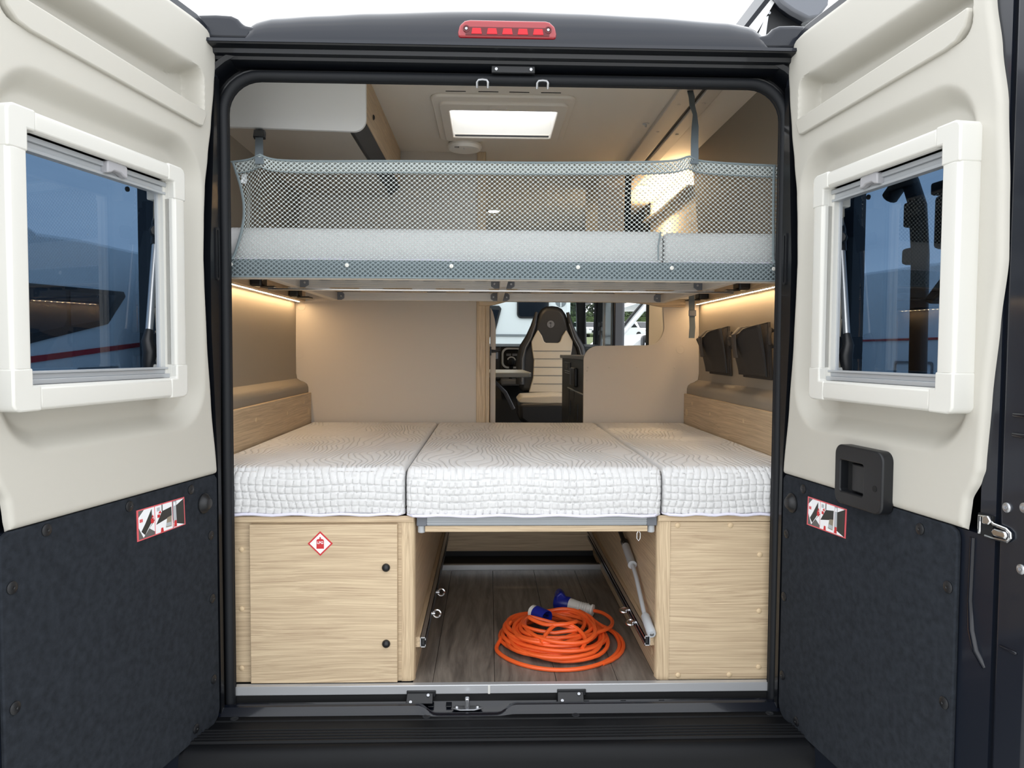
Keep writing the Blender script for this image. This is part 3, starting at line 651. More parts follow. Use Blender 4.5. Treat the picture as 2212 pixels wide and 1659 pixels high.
# left cabinet
cl_ = thing('storage_cabinet', 'oak cabinet with a large flap door and gas warning sticker', 'cabinet', (-.55, .5, 0))
MB().box(-.86, -.292, .03, .05, .0, .460).build('front_frame', 'oak_x', cl_, bevel=.001)
MB().box(-.86, -.258, .022, 1.34, .460, .478).build('top_board', 'oak_x', cl_, bevel=.002)
MB().prism([(-.294, .028), (-.270, .028), (-.262, .031), (-.257, .037), (-.256, .05), (-.294, .05)], 'z', .0, .478).build('corner_post', 'oak_z', cl_)
MB().box(-.276, -.258, .05, 1.34, .0, .46).build('side_panel', 'oak_y', cl_)
for y in (.10, .45): MB().lathe([(.014, 0), (.014, .001), (.012, .0015), (.0001, .0015)], (-.258, y, .055), (1, 0, 0), 18).build('cover_cap', 'oak_z', cl_)
cd = MB().box(-.716, -.304, .012, .029, .004, .456).build('flap_door', 'oak_x', cl_, bevel=.0015)
for z in (.334, .116): MB().lathe([(.0115, 0), (.0115, .003), (.010, .007), (.006, .011), (.0001, .012)], (-.3355, .012, z), (0, -1, 0), 20).build('push_knob', 'black_plastic', cd)
caps(cl_, [(-.744, .382), (-.745, .212), (-.747, .041)], .03)
# gas sticker
cx, cz = -.519, .403; h = .035
gs = MB().prism([(cx-h, cz), (cx, cz-h), (cx+h, cz), (cx, cz+h)], 'y', .0112, .0122).build('gas_sticker', 'red_print', cd, label='red and white diamond gas sticker')
h2 = .0292
MB().prism([(cx-h2, cz), (cx, cz-h2), (cx+h2, cz), (cx, cz+h2)], 'y', .0109, .012).build('white_diamond', 'white_print', gs, smooth=False)
bt = [(cx-.0105, cz-.0145), (cx+.0105, cz-.0145), (cx+.0105, cz+.009), (cx+.008, cz+.0125), (cx+.003, cz+.0135), (cx+.0015, cz+.016), (cx+.003, cz+.0185), (cx-.003, cz+.0185), (cx-.0015, cz+.016), (cx-.003, cz+.0135), (cx-.008, cz+.0125), (cx-.0105, cz+.009)]
MB().prism(bt, 'y', .0106, .012).build('bottle_print', 'red_print', gs, smooth=False)
cu = bpy.data.curves.new('lettering', 'FONT'); cu.body = 'LPG'; cu.size = .0102; cu.align_x = 'CENTER'; cu.align_y = 'CENTER'; cu.extrude = .0001; cu.offset = .0002
to = bpy.data.objects.new('lettering', cu); COL.objects.link(to); to.rotation_euler = (PI/2, 0, 0); to.location = (cx, .0104, cz+.0025)
bpy.context.view_layer.update(); dg = bpy.context.evaluated_depsgraph_get(); me = bpy.data.meshes.new_from_object(to.evaluated_get(dg)); mw = to.matrix_world.copy()
bpy.data.objects.remove(to); me.transform(mw); me.materials.clear(); me.materials.append(MATS['white_print'])
lo = bpy.data.objects.new('lettering', me); COL.objects.link(lo); lo.parent = gs; lo.matrix_parent_inverse = world_of(gs).inverted()
# right cabinet
cr_ = thing('storage_cabinet', 'plain oak cabinet with closed front panel and round cover caps', 'cabinet', (.65, .5, 0))
MB().box(.474, .86, .03, .05, -.004, .458).build('front_panel', 'oak_x', cr_, bevel=.001)
MB().box(.438, .86, .024, 1.34, .460, .478).build('top_board', 'oak_x', cr_, bevel=.002)
MB().prism([(.475, .028), (.452, .028), (.443, .031), (.438, .037), (.437, .05), (.475, .05)], 'z', -.004, .478).build('corner_post', 'oak_z', cr_)
MB().box(.440, .458, .05, 1.34, .0, .46).build('side_panel', 'oak_y', cr_)
caps(cr_, [(.736, .362), (.737, .197), (.739, .032), (.503, .010), (.653, .010), (.496, .448), (.649, .448)], .03)
for y in (.10, .30): MB().lathe([(.014, 0), (.014, .001), (.012, .0015), (.0001, .0015)], (.440, y, .055), (-1, 0, 0), 18).build('cover_cap', 'oak_z', cr_)
# fixed rails under the bed
def rail(s, x, label, ybs):
    t = thing('slide_rail', label, 'rail', (x, .6, .1), 'slide rails inside the bed cabinets')
    w0, w1 = (x, x+s*.014)
    MB().box(min(w0, w1), max(w0, w1), .055, 1.30, .088, .118).build('wood_batten', 'oak_y', t)
    c0 = x+s*.014; c1 = x+s*.030; a, b_ = min(c0, c1), max(c0, c1)
    mb = MB().box(a, b_, .052, 1.32, .115, .118).box(a, b_, .052, 1.32, .088, .091)
    e = c1-s*.002; mb.box(min(c0, c0+s*.002), max(c0, c0+s*.002), .052, 1.32, .088, .118)
    mb.box(min(e, c1), max(e, c1), .052, 1.32, .109, .118).box(min(e, c1), max(e, c1), .052, 1.32, .088, .096)
    mb.build('channel', 'zinc', t)
    MB().box(min(c0+s*.004, c1-s*.004), max(c0+s*.004, c1-s*.004), .058, 1.31, .093, .113).build('channel_core', 'black_plastic', t)
    for y in ybs:
        c = (c1+s*.016, y, .102 if s > 0 else .106)
        ang = 0 if s > 0 else 1.2
        pts = [(c[0]+.0115*math.cos(a_), c[1]+.0115*math.sin(a_)*math.sin(ang), c[2]+.0115*math.sin(a_)*math.cos(ang)) for a_ in [2*PI*k_/18 for k_ in range(18)]]
        eb = MB().tube(pts, .0038, 8, True)
        eb.build('eye_bolt_ring', 'chrome', t)
        MB().lathe([(.008, 0), (.008, .004), (.005, .005), (.005, .010), (.0001, .010)], (c1, y, c[2]), (s, 0, 0), 12).build('eye_bolt_shank', 'chrome', t)
    return t
rail(1, -.2575, 'zinc slide rail with two upright eye bolts, on the side with the gas cabinet', (.50, .29))
rail(-1, .4395, 'zinc slide rail with two flat eye bolts, below the awning crank', (.30, .19))
# low oak board closing the garage at the back
bb = thing('back_board', 'dark oak board closing the far end under the bed', 'board', (.09, 1.36, .0))
MB().box(-.2575, .4395, 1.341, 1.357, .018, .458).build('board', 'oak_x', bb)
MB().box(-.256, .438, 1.12, 1.14, .0, .02).build('floor_stop', 'black_plastic', bb)
MB().box(-.256, .438, 1.330, 1.350, -.003, .019).build('dark_gap_strip', 'black_plastic', bb)  # black strip stands in for the dark gap under the board
# pull-out bed extension
be = thing('bed_extension', 'aluminium pull-out bed rail with grey end caps and oak strip', 'bed rail', (.09, .1, .43))
MB().box(-.223, .408, .035, .075, .447, .476).build('profile', 'profile_grey', be, bevel=.0015)
for z in (.4535, .460, .4665): MB().box(-.223, .408, .0342, .0365, z, z+.0016).build('profile_groove', 'rail_grey', be)
MB().box(-.228, .410, .036, 1.3, .429, .446).build('oak_strip', 'oak_x', be, bevel=.001)
for x0, x1, xc in ((-.252, -.2225, -.239), (.4075, .437, .423)):
    MB().box(x0, x1, .033, .077, .446, .476).build('end_cap', 'grey_plastic', be, bevel=.003)
    MB().lathe([(.011, 0), (.011, .022), (.009, .024), (.0001, .024)], (xc, .052, .448), (0, 0, -1), 16).build('support_foot', 'light_grey_plastic', be)
# snap hook hanging beneath
hk = MB().tube([(.398, .10, .429), (.398, .10, .418), (.393, .10, .408), (.393, .102, .393), (.398, .102, .385), (.403, .102, .393), (.403, .10, .408), (.398, .10, .418)], .0024, 8)
tag(hk.build('snap_hook', 'chrome'), 'small chrome snap hook hanging under the bed rail', 'hook')

# mattresses with quilted sides
def mattress(name, x0, x1, y0, y1, z0, z1, label, group, quilt=True, sag=.0, r=.032, cell=.0205):
    t = thing(name, label, 'mattress', ((x0+x1)/2, (y0+y1)/2, z0), group)
    # cover: front quilted face + top + sides as one sheet; u runs round front bottom -> front top -> back
    H = z1-z0; Dp = y1-y0
    path = []                                    # (y, z, s, nrm y, nrm z)
    n1 = 36
    for k in range(n1+1): path.append((y0, z0+(H-r)*k/n1, 0, -1, 0))
    for k in range(1, 9): a = PI/2*k/8; path.append((y0+r-r*math.cos(a), z1-r+r*math.sin(a), 0, -math.cos(a), math.sin(a)))
    for k in range(1, 41): path.append((y0+r+(Dp-r)*k/40, z1, 0, 0, 1))
    s = 0; P2 = []
    for i, p in enumerate(path):
        if i: s += math.hypot(p[0]-path[i-1][0], p[1]-path[i-1][1])
        P2.append((p[0], p[1], s, p[3], p[4]))
    nx = int((x1-x0)/.0034); vs = []
    Hf = H + .3*r
    for (y, z, s, ny, nz_) in P2:
        for i in range(nx+1):
            x = x0+(x1-x0)*i/nx
            ex = min(x-x0, x1-x)
            ins = 0
            if ex < .016: ins = .016*(1-math.sqrt(max(0, 1-(1-ex/.016)**2)))
            q = 0.
            if quilt and s < H+.02:
                # slightly wandering grid of stitch lines
                lean = .22*math.sin((x-x0)/(x1-x0)*2*PI+x0*9)
                gx = (x + lean*(s-.5*H)*.5 + .003*math.sin(s*70+x*15))/cell
                gz = (s + .0035*math.sin(x*19+x0*7))/cell
                fx = abs(gx-round(gx))*cell; fz = abs(gz-round(gz))*cell
                gr = min(fx, fz) if s < H-.006 else fx
                fade = sstep(H+.02, H-.002, s)
                q = -.0066*(1-min(1, gr/.0040))**1.3*fade + .002*fade
            bulge = .006*math.sin(min(1, s/H)*PI) if s < H else 0
            sg = sag*math.sin((x-x0)/(x1-x0)*PI)*(1 if nz_ > .5 else 0)
            vs.append((x + (0 if ex > .016 else 0), y + ny*(q+bulge-ins), z + nz_*(q-ins) - sg))
    m2 = len(P2); W_ = nx+1
    fs = [(j*W_+i, j*W_+i+1, (j+1)*W_+i+1, (j+1)*W_+i) for j in range(m2-1) for i in range(nx)]
    MB().add(vs, fs).build('cover', 'ticking', t, recalc=False)
    MB().box(x0+.003, x1-.003, y0+.008, y1-.002, z0, z1-.012).build('core', 'ticking_plain', t, bevel=.01)
    zp = [(x0+.004, y0+.05, z0+.002), (x0+.004, y0+.012, z0+.002), (x0+.02, y0-.002, z0)] + [(x0+.02+(x1-x0-.04)*k/20, y0-.003, z0+.002*math.sin(k*1.3+x0*5)) for k in range(1, 20)] + [(x1-.02, y0-.002, z0), (x1-.004, y0+.012, z0+.002), (x1-.004, y0+.05, z0+.002)]
    MB().tube(zp, .0042, 8).build('zip_edge', 'zip_white', t)
    return t
G = 'white quilted lower bed mattresses'
mattress('mattress', -.860, -.2835, .018, 1.335, .484, .617, 'white quilted mattress on the gas cabinet, left third of the lower bed', G)
mattress('mattress', -.2785, .4435, .012, 1.335, .481, .617, 'wide white quilted mattress in the middle of the lower bed', G)
mattress('mattress', .4485, .860, .018, 1.335, .482, .617, 'white quilted mattress on the plain cabinet, right third of the lower bed', G)

# ================================================================== UPPER BUNK
G = 'mattresses of the upper bunk'
mattress('bunk_mattress', -.80, .458, .095, 1.30, 1.203, 1.297, 'long white mattress on the upper bunk behind the grey net', G, quilt=False, r=.02)
mattress('bunk_mattress', .462, .80, .095, 1.30, 1.203, 1.294, 'short white mattress piece at the right end of the upper bunk', G, quilt=False, r=.02)
bf = thing('bunk_bed', 'aluminium bunk bed frame under the upper mattress', 'bed frame', (0, .7, 1.15))
MB().box(-.80, .80, .078, .092, 1.152, 1.2025).build('front_board', 'net_dark', bf)
MB().box(-.83, .83, .062, .092, 1.1465, 1.1495).build('front_edge', 'cream_board', bf)
for i in range(9):
    x = -.735+i*.184; MB().box(x-.05, x+.05, .10, 1.28, 1.1980, 1.2025).build('slat', 'oak_y', bf)
for i in range(15): x = -.62+i*.0905; MB().box(x-.02, x+.02, .53, .56, 1.189, 1.199).build('slat_holder', 'black_plastic', bf)
for s in (-1, 1): MB().box(min(s*.705, s*.735), max(s*.705, s*.735), .085, 1.235, 1.163, 1.197).build('side_beam', 'dull_aluminium', bf, bevel=.001)
MB().box(-.012, .012, .085, 1.235, 1.165, 1.197).build('centre_beam', 'dull_aluminium', bf, bevel=.001)
for y in (.575, 1.21):
    for x0, x1 in ((-.705, -.012), (.012, .705)):
        b_ = MB().box(x0, x1, y-.02, y+.02, 1.163, 1.199).build('cross_beam', 'dull_aluminium', bf, bevel=.001)
        for k in range(5): MB().box(x0, x1, y-.0212, y-.0195, 1.168+k*.0062, 1.1693+k*.0062).build('beam_groove', 'aluminium', b_)
    for x, s in ((-.69, 1), (-.027, -1), (.027, 1), (.69, -1)):
        MB().prism([(x-s*.015, 1.164), (x-s*.015, 1.199), (x+s*.004, 1.199), (x+s*.014, 1.190), (x+s*.014, 1.172), (x+s*.002, 1.164)], 'y', y-.028, y-.021).build('end_bracket', 'grey_plastic', bf, bevel=.001)
        screw('bracket_screw', (x+s*.002, y-.028, 1.180), (0, -1, 0), .0045, 'zinc', bf, .003)
tag(MB().tube([(-.80, .50, 1.154), (-.4, .50, 1.1535), (0, .50, 1.1535), (.4, .50, 1.1535), (.80, .50, 1.154)], .006, 10).build('support_rod', 'chrome'), 'thin chrome rod across the van under the bunk frame', 'rod')
# side rails with led strips and black holders
def bunk_rail(s, label, lab2):
    t = thing('bunk_side_rail', label, 'wood rail', (s*.91, .7, 1.16), 'oak rails carrying the bunk')
    MB().box(min(s*.885, s*.928), max(s*.885, s*.928), .05, 1.36, 1.166, 1.29).build('rail_board', 'oak_y', t, bevel=.002)
    for y in (.60, 1.10):
        hb = MB().box(min(s*.842, s*.8845), max(s*.842, s*.8845), y-.035, y+.035, 1.168, 1.210).build('holder', 'black_plastic', t, bevel=.008, seg=3)
        MB().box(min(s*.80, s*.85), max(s*.80, s*.85), y-.028, y+.040, 1.164, 1.170).build('holder_tongue', 'black_plastic', hb, bevel=.002)
    l = thing('led_strip', lab2, 'led strip', (s*.915, .7, 1.16), 'warm led strips under the bunk rails')
    MB().box(min(s*.897, s*.911), max(s*.897, s*.911), .06, 1.34, 1.1635, 1.1662).build('tape', 'white_plastic', l)
    mb = MB()
    for i in range(46):
        y = .08+i*.0274; mb.add([(s*.9015, y-.005, 1.1622), (s*.9065, y-.005, 1.1622), (s*.9065, y+.005, 1.1622), (s*.9015, y+.005, 1.1622)], [(0, 1, 2, 3)])
    mb.build('led_chips', 'led_warm', l)
l = thing('led_strip', 'warm led strip along the top of the right wall beyond the bunk', 'led strip', (.9, 1.9, 1.73), 'warm led strips')
MB().hexa([(.880, 1.45, 1.727), (.930, 1.45, 1.727), (.930, 2.44, 1.727), (.880, 2.44, 1.727), (.880, 1.45, 1.735), (.930, 1.45, 1.735), (.930, 2.44, 1.735), (.880, 2.44, 1.735)]).build('ledge', 'cream_board', l)
mb = MB()
for i in range(35):
    y = 1.47+i*.0274; mb.add([(.886, y-.006, 1.7362), (.898, y-.006, 1.7362), (.898, y+.006, 1.7362), (.886, y+.006, 1.7362)], [(0, 1, 2, 3)])
mb.build('led_chips', 'led_cornice', l)
bunk_rail(-1, 'oak rail on the left wall under the bunk', 'warm glowing led strip under the left bunk rail')
bunk_rail(1, 'oak rail on the right wall under the bunk', 'warm glowing led strip under the right bunk rail')

# ---- safety net: every hole is a hole
net = thing('safety_net', 'grey mesh safety net with strap loops along the upper bunk', 'safety net', (0, .06, 1.15))
def net_top(x):
    return 1.474 + .012*(x+.78)/1.56 + .016*math.exp(-abs(x+.69)/.045) + .016*math.exp(-abs(x-.515)/.055)
def net_pt(x, t):                   # t: 0 bottom edge of band, 1 top hem
    zt = net_top(x); z = 1.150 + (zt-1.150)*t
    y = .058
    if .12 < t: 
        k_ = sstep(.12, .20, t); y += .018*k_
    if t > .45: y -= .014*sstep(.45, 1, t)
    if t > .2:
        f = sstep(.2, 1, t)
        y += .010*f*math.sin(x*9+1)*.5 + .006*math.sin(x*23)*f*(1-f)*2
        # pinches below the two straps
        for sx in (-.69, .515):
            dx = x-sx; y += -.012*f*math.exp(-(dx/.03)**2)
        if x < -.69: y += (-.69-x)*.25*f
        if x > .62: y += (x-.62)*.12*f
    xx = x
    if t > .25:
        f = sstep(.25, 1, t)
        for sx, wd in ((-.69, .12), (.515, .12)):
            dx = x-sx; xx -= .35*dx*math.exp(-(dx/wd)**2)*f*f*sstep(.0, .09, .778-abs(x))
    if t > .15 and x < -.72: xx += .03*math.sin((t-.15)/.85*PI)*sstep(-.72, -.775, x)
    return (xx, y, z)
def net_mesh(x0, x1, t0, t1, a, row, rx, ry, off=0., dy=0., zlen=.326):
    mb = MB(); ha = a/2; nr = int((t1-t0)*zlen/row); ncol = int((x1-x0)/a)
    K = 8; dirs = [(math.cos(2*PI*k_/K), math.sin(2*PI*k_/K)) for k_ in range(K)]
    vs = []; fs = []; key = {}
    def V(x, z):
        kx = (round(x*1e5), round(z*1e5))
        if kx not in key:
            key[kx] = len(vs); t = max(t0, min(t1, t0+z/zlen)); p = net_pt(x, t); vs.append((p[0], p[1]+dy, p[2]))
        return key[kx]
    for j in range(-1, nr+2):
        for i in range(ncol+1):
            cx_ = x0 + (i+.5+(.5 if j % 2 else 0))*a; cz_ = j*row
            if cx_ > x1+ha or cz_ < 0 or cz_ > (t1-t0)*zlen: continue
            outer = []
            for k_, (dx, dz) in enumerate(dirs):
                if k_ % 2 == 0: px_, pz = cx_+dx*ha, cz_+dz*row
                else: px_, pz = cx_+(ha/2 if dx > 0 else -ha/2), cz_+(row/2 if dz > 0 else -row/2)
                outer.append(V(px_, pz))
            inner = [V(cx_+dx*rx+1e-5, cz_+dz*ry+1e-5) for dx, dz in dirs]
            for k_ in range(K): fs.append((outer[k_], outer[(k_+1) % K], inner[(k_+1) % K], inner[k_]))
    mb.add(vs, fs); return mb
o = net_mesh(-.778, .778, .145, .985, .0146, .0061, .0050, .0043).build('mesh', 'net_fabric', net, recalc=False)
md = o.modifiers.new('thick', 'SOLIDIFY'); md.thickness = .0012
o = net_mesh(-.778, .778, .0, .15, .0146, .0061, .0040, .0034, dy=-.002).build('lower_band', 'net_dark', net, recalc=False)
md = o.modifiers.new('thick', 'SOLIDIFY'); md.thickness = .0015
o = net_mesh(-.778, .778, .90, 1.0, .0146, .0061, .0041, .0034, dy=-.004).build('hem_front', 'net_fabric', net, recalc=False)
md = o.modifiers.new('thick', 'SOLIDIFY'); md.thickness = .0012
net_back = net_mesh(-.770, .778, .90, 1.0, .0146, .0061, .0041, .0034, dy=.010).build('hem_back', 'net_fabric', net, recalc=False)
for tt, nm, r_ in ((.90, 'hem_seam', .0013), (.997, 'top_edge', .0030), (.003, 'bottom_edge', .0022)):
    MB().tube([(lambda p: (p[0], p[1]-.004, p[2]))(net_pt(-.778+1.556*k_/120, tt)) for k_ in range(121)], r_, 6).build(nm, 'net_dark', net)
MB().tube([(lambda p: (p[0], p[1]-.003, p[2]))(net_pt(-.774, .15+.85*k_/30)) for k_ in range(31)], .004, 6).build('side_binding', 'net_dark', net)
MB().tube([(lambda p: (p[0], p[1]-.003, p[2]))(net_pt(.774, .15+.85*k_/30)) for k_ in range(31)], .004, 6).build('side_binding', 'net_dark', net)
MB().tube([(.440, .082-.004, 1.21), (.438, .072, 1.25), (.444, .071, 1.29)], .0022, 6).build('net_seam', 'net_dark', net)
for x in (-.449, -.155, .205, .474, -.773, .769):
    MB().lathe([(.0058, 0), (.0058, .0015), (.004, .0025), (.0015, .0025), (.001, .001), (.0001, .001)], (x, .0545, 1.185), (0, -1, 0), 16).build('net_screw', 'white_plastic', net)
MB().hexa([(-.752, .085, 1.418), (-.736, .085, 1.416), (-.736, .087, 1.416), (-.752, .087, 1.418), (-.750, .085, 1.442), (-.735, .085, 1.444), (-.735, .087, 1.444), (-.750, .087, 1.442)]).build('care_tag', 'white_print', net)
def ribbon(path, w, th=.0015):       # flat webbing along path, width along x
    mb = MB(); P_ = [Vector(p) for p in path]; vs = []
    for i, p in enumerate(P_):
        t = (P_[min(i+1, len(P_)-1)]-P_[max(i-1, 0)]).normalized(); side_ = Vector((1, 0, 0)); nrm = side_.cross(t).normalized()
        ww = w[i] if isinstance(w, (list, tuple)) else w
        for a, b_ in ((-1, -1), (1, -1), (1, 1), (-1, 1)): vs.append(p + side_*ww/2*a + nrm*th*b_)
    fs = [(0, 1, 2, 3)]; n_ = len(P_)
    for i in range(n_-1):
        for k_ in range(4): fs.append((i*4+k_, i*4+(k_+1) % 4, i*4+4+(k_+1) % 4, i*4+4+k_))
    fs.append(tuple(range(n_*4-4, n_*4))); return mb.add(vs, fs)
sl = thing('webbing_strap', 'short grey strap with black buckle hanging from the corner locker', 'strap', (-.69, .1, 1.6), 'straps holding the safety net')
ribbon([(-.787, .375, 1.652), (-.765, .30, 1.618), (-.735, .20, 1.567), (-.705, .10, 1.510), (-.690, .050, 1.480), (-.688, .046, 1.462)], .023).build('webbing', 'fabric_strap', sl)
MB().hexa([(-.766, .238, 1.592), (-.730, .238, 1.592), (-.730, .252, 1.585), (-.766, .252, 1.585), (-.780, .292, 1.628), (-.745, .292, 1.628), (-.745, .306, 1.620), (-.780, .306, 1.620)]).build('buckle', 'black_plastic', sl, bevel=.003)
sr = thing('webbing_strap', 'long grey strap twisting down from the ceiling to the net', 'strap', (.53, .08, 1.7), 'straps holding the safety net')
ribbon([(.634, .485, 1.835), (.617, .40, 1.785), (.600, .33, 1.735), (.590, .26, 1.685), (.572, .19, 1.625), (.552, .12, 1.562), (.535, .055, 1.50), (.531, .044, 1.478)], [.02, .02, .017, .013, .021, .022, .022, .022]).build('webbing', 'fabric_strap', sr)
MB().box(.5195, .5435, .043, .049, 1.478, 1.484).build('stitched_end', 'fabric_strap', sr)
st_ = thing('webbing_strap', 'grey strap tail with buckle hanging below the bunk by the right wall', 'strap', (.80, 1.05, 1.1))
ribbon([(.797, 1.02, 1.20), (.798, 1.02, 1.15), (.800, 1.02, 1.10), (.804, 1.025, 1.05), (.800, 1.02, 1.004)], .024, .002).build('webbing', 'fabric_strap', st_)
MB().box(.784, .816, 1.010, 1.018, 1.095, 1.120).build('buckle', 'grey_plastic', st_, bevel=.003)

# ---- overhead locker on the left
lk = thing('overhead_locker', 'overhead locker with white end panel and oak front at the ceiling', 'locker', (-.68, .8, 1.65))
ep = [(-.925, 1.652), (-.482, 1.642)] + [(-.482+.040*math.sin(a), 1.682-.040*math.cos(a)) for a in [PI/2*k_/8 for k_ in range(1, 9)]] + [(-.442, 1.848), (-.905, 1.848)]
MB().prism(ep, 'y', .345, .362).build('end_panel', 'white_board', lk, bevel=.002)
MB().box(-.912, -.498, .362, 1.34, 1.650, 1.664).build('bottom_board', 'cream_board', lk)
MB().box(-.464, -.450, .362, 1.34, 1.690, 1.85).build('front_flap', 'oak_y', lk, bevel=.002)
MB().prism([(-.500, 1.650), (-.488, 1.650), (-.452, 1.688), (-.466, 1.690), (-.500, 1.664)], 'y', .362, 1.34).build('grip_profile', 'kitchen_black', lk)
MB().lathe([(.009, 0), (.009, .003), (.005, .006), (.0001, .006)], (-.450, .545, 1.748), (1, 0, 0), 16).build('push_knob', 'black_plastic', lk)

# ---- roof hatch
ht = thing('roof_hatch', 'square roof hatch with white frame and milky dome in the ceiling', 'roof hatch', (0, .88, 1.85))
MB().ring(rrect(-.258, .260, .588, 1.145, .04), rrect(-.222, .228, .66, 1.105, .03), 'z', 1.838, 1.852).build('outer_frame', 'liner', ht, bevel=.006, seg=3)
MB().ring(rrect(-.232, .238, .64, 1.115, .03), rrect(-.197, .203, .712, 1.062, .012), 'z', 1.828, 1.85).build('inner_frame', 'liner', ht, bevel=.005, seg=3)
MB().ring([(-.207, .700), (.213, .700), (.213, 1.072), (-.207, 1.072)], [(-.200, .708), (.206, .708), (.206, 1.064), (-.200, 1.064)], 'z', 1.84, 1.915).build('shaft', 'white_shell', ht)
MB().box(-.207, .213, .885, .893, 1.905, 1.917).build('dome_rib', 'white_shell', ht)
def dome(u, v):
    x = -.215+.436*u; y = .692+.388*v; e = min(u, 1-u, v, 1-v)
    return (x, y, 1.915+.03*sstep(0, .2, e))
MB().grid(dome, 16, 16).build('dome', 'milky_acrylic', ht)
MB().box(-.195, .20, 1.060, 1.066, 1.836, 1.842).build('blind_bar', 'black_plastic', ht)
MB().tube([(-.046, .675, 1.828), (.015, .675, 1.828)], .006, 8).build('blind_grip', 'cream_board', ht)
# smoke detector
sd = thing('smoke_detector', 'round white smoke detector on the ceiling', 'smoke detector', (-.155, 1.17, 1.82))
MB().lathe([(.066, 0), (.072, .004), (.072, .012), (.060, .014), (.060, .018), (.072, .020), (.074, .030), (.066, .042), (.05, .045), (.0001, .045)], (-.155, 1.17, 1.85), (0, 0, -1), 36).build('housing', 'white_shell', sd)
for k_ in range(3): MB().box(-.195+k_*.007, -.192+k_*.007, 1.112, 1.124, 1.8045, 1.8075).build('sounder_slot', 'dark_hole', sd)
MB().box(-.158, -.156, 1.120, 1.145, 1.8044, 1.8055).build('moulded_line', 'light_grey_plastic', sd)

# ---- pocket organisers on the right wall
def bag(y0, y1, label):
    t = thing('hanging_pouch', label, 'pouch', (.92, (y0+y1)/2, .85), 'dark pouches on the right wall')
    dy = y1-y0
    MB().hexa([(.918, y0+.02, .850), (.918, y1-.01, .852), (.928, y1-.01, .852), (.928, y0+.02, .850), (.905, y0+.02, 1.050), (.905, y1-.03, 1.035), (.915, y1-.03, 1.035), (.915, y0+.02, 1.050)]).build('back_panel', 'bag_fabric', t, bevel=.002)
    def front(u, v):
        y = y0+.02+(dy-.03)*u; bell = math.sin(u*PI)**.7
        out_ = .012+.055*v**1.3*(.55+.45*bell)
        top = 1.040 - .030*math.exp(-((u-.58)/.14)**2) - .040*u
        z = .862+(top-.862)*v
        return (.916-out_, y + .018*v*(u-.5) + .035*v*v*(u > .5)*(u-.5)*2, z)
    o_ = MB().grid(front, 24, 16).build('pocket_front', 'bag_fabric', t); md = o_.modifiers.new('t', 'SOLIDIFY'); md.thickness = .003
    def left_fold(u, v):
        f_ = front(1.0, v); g = (.915, y1-.012-.02*v, .862+(1.03-.862)*v); return tuple(f_[k_]*(1-u)+g[k_]*u - (0.010*math.sin(u*PI)*v if k_ == 1 else 0) for k_ in range(3))
    MB().grid(left_fold, 8, 12).build('gusset', 'bag_fabric', t)
    def right_fold(u, v):
        f_ = front(0.0, v); g = (.915, y0+.022, .862+(1.045-.862)*v); return tuple(f_[k_]*(1-u)+g[k_]*u + (0.010*math.sin(u*PI)*v if k_ == 1 else 0) for k_ in range(3))
    MB().grid(right_fold, 8, 12).build('gusset', 'bag_fabric', t)
    yc = y0+dy*.55
    def strap_(u, v):
        P_ = [(.908, yc, 1.030), (.890, yc, 1.040), (.862, yc+.004, 1.036), (.838, yc+.01, 1.01), (.845, yc+.018, .96), (.852, yc+.02, .925)]
        f_ = v*(len(P_)-1); i = min(int(f_), len(P_)-2); r_ = f_-i; p = [P_[i][k_]*(1-r_)+P_[i+1][k_]*r_ for k_ in range(3)]
        return (p[0], p[1]-.022+.044*u, p[2])
    o_ = MB().grid(strap_, 2, 20).build('closing_strap', 'bag_strap', t); md = o_.modifiers.new('t', 'SOLIDIFY'); md.thickness = .003
    lp = [(.918, y0+.012, 1.02), (.905, y0-.004, 1.025), (.898, y0-.012, 1.0), (.902, y0-.010, .975), (.918, y0+.01, .965)]
    MB().tube(lp, .007, 8).build('side_loop', 'bag_fabric', t)
    MB().tube([front(0, k_/16) for k_ in range(17)] , .0025, 6).build('piping', 'leather', t)
    MB().tube([front(k_/24, 1) for k_ in range(25)], .002, 6).build('hem', 'bag_strap', t)
bag(.855, 1.165, 'dark brown fabric pouch on the right wall, the one nearer the partition')
bag(.430, .735, 'dark brown fabric pouch on the right wall, the one nearer the rear door')

# ---- awning crank clipped along the right cabinet side
ck = thing('awning_crank', 'light grey awning crank handle lying along the right cabinet', 'crank', (.42, .3, .2))
MB().tube([(.424, 1.05, .40), (.424, .70, .335), (.424, .47, .285)], .008, 10).build('shaft', 'black_plastic', ck)
MB().tube([(.424, .47, .287), (.424, .44, .280)], .013, 12).build('collar', 'black_plastic', ck)
MB().tube([(.424, .45, .282), (.424, .33, .250), (.424, .322, .248)], [.013, .0135, .015], 14).build('upper_grip', 'light_grey_plastic', ck)
MB().tube([(.424, .33, .250), (.425, .300, .240), (.426, .26, .222), (.424, .19, .190), (.422, .12, .160), (.422, .09, .149)], .0068, 12).build('bent_bar', 'light_grey_plastic', ck)
MB().tube([(.422, .115, .157), (.423, .108, .154), (.4245, .030, .133), (.4245, .026, .132)], [.010, .0135, .0135, .011], 16).build('lower_grip', 'light_grey_plastic', ck)
MB().lathe([(.006, 0), (.006, .002), (.002, .003), (.0001, .003)], (.4245, .027, .1322), (0, -.95, -.3), 12).build('end_screw', 'zinc', ck)
MB().box(.410, .4392, .60, .612, .325, .350).build('clip', 'light_grey_plastic', ck, bevel=.002)

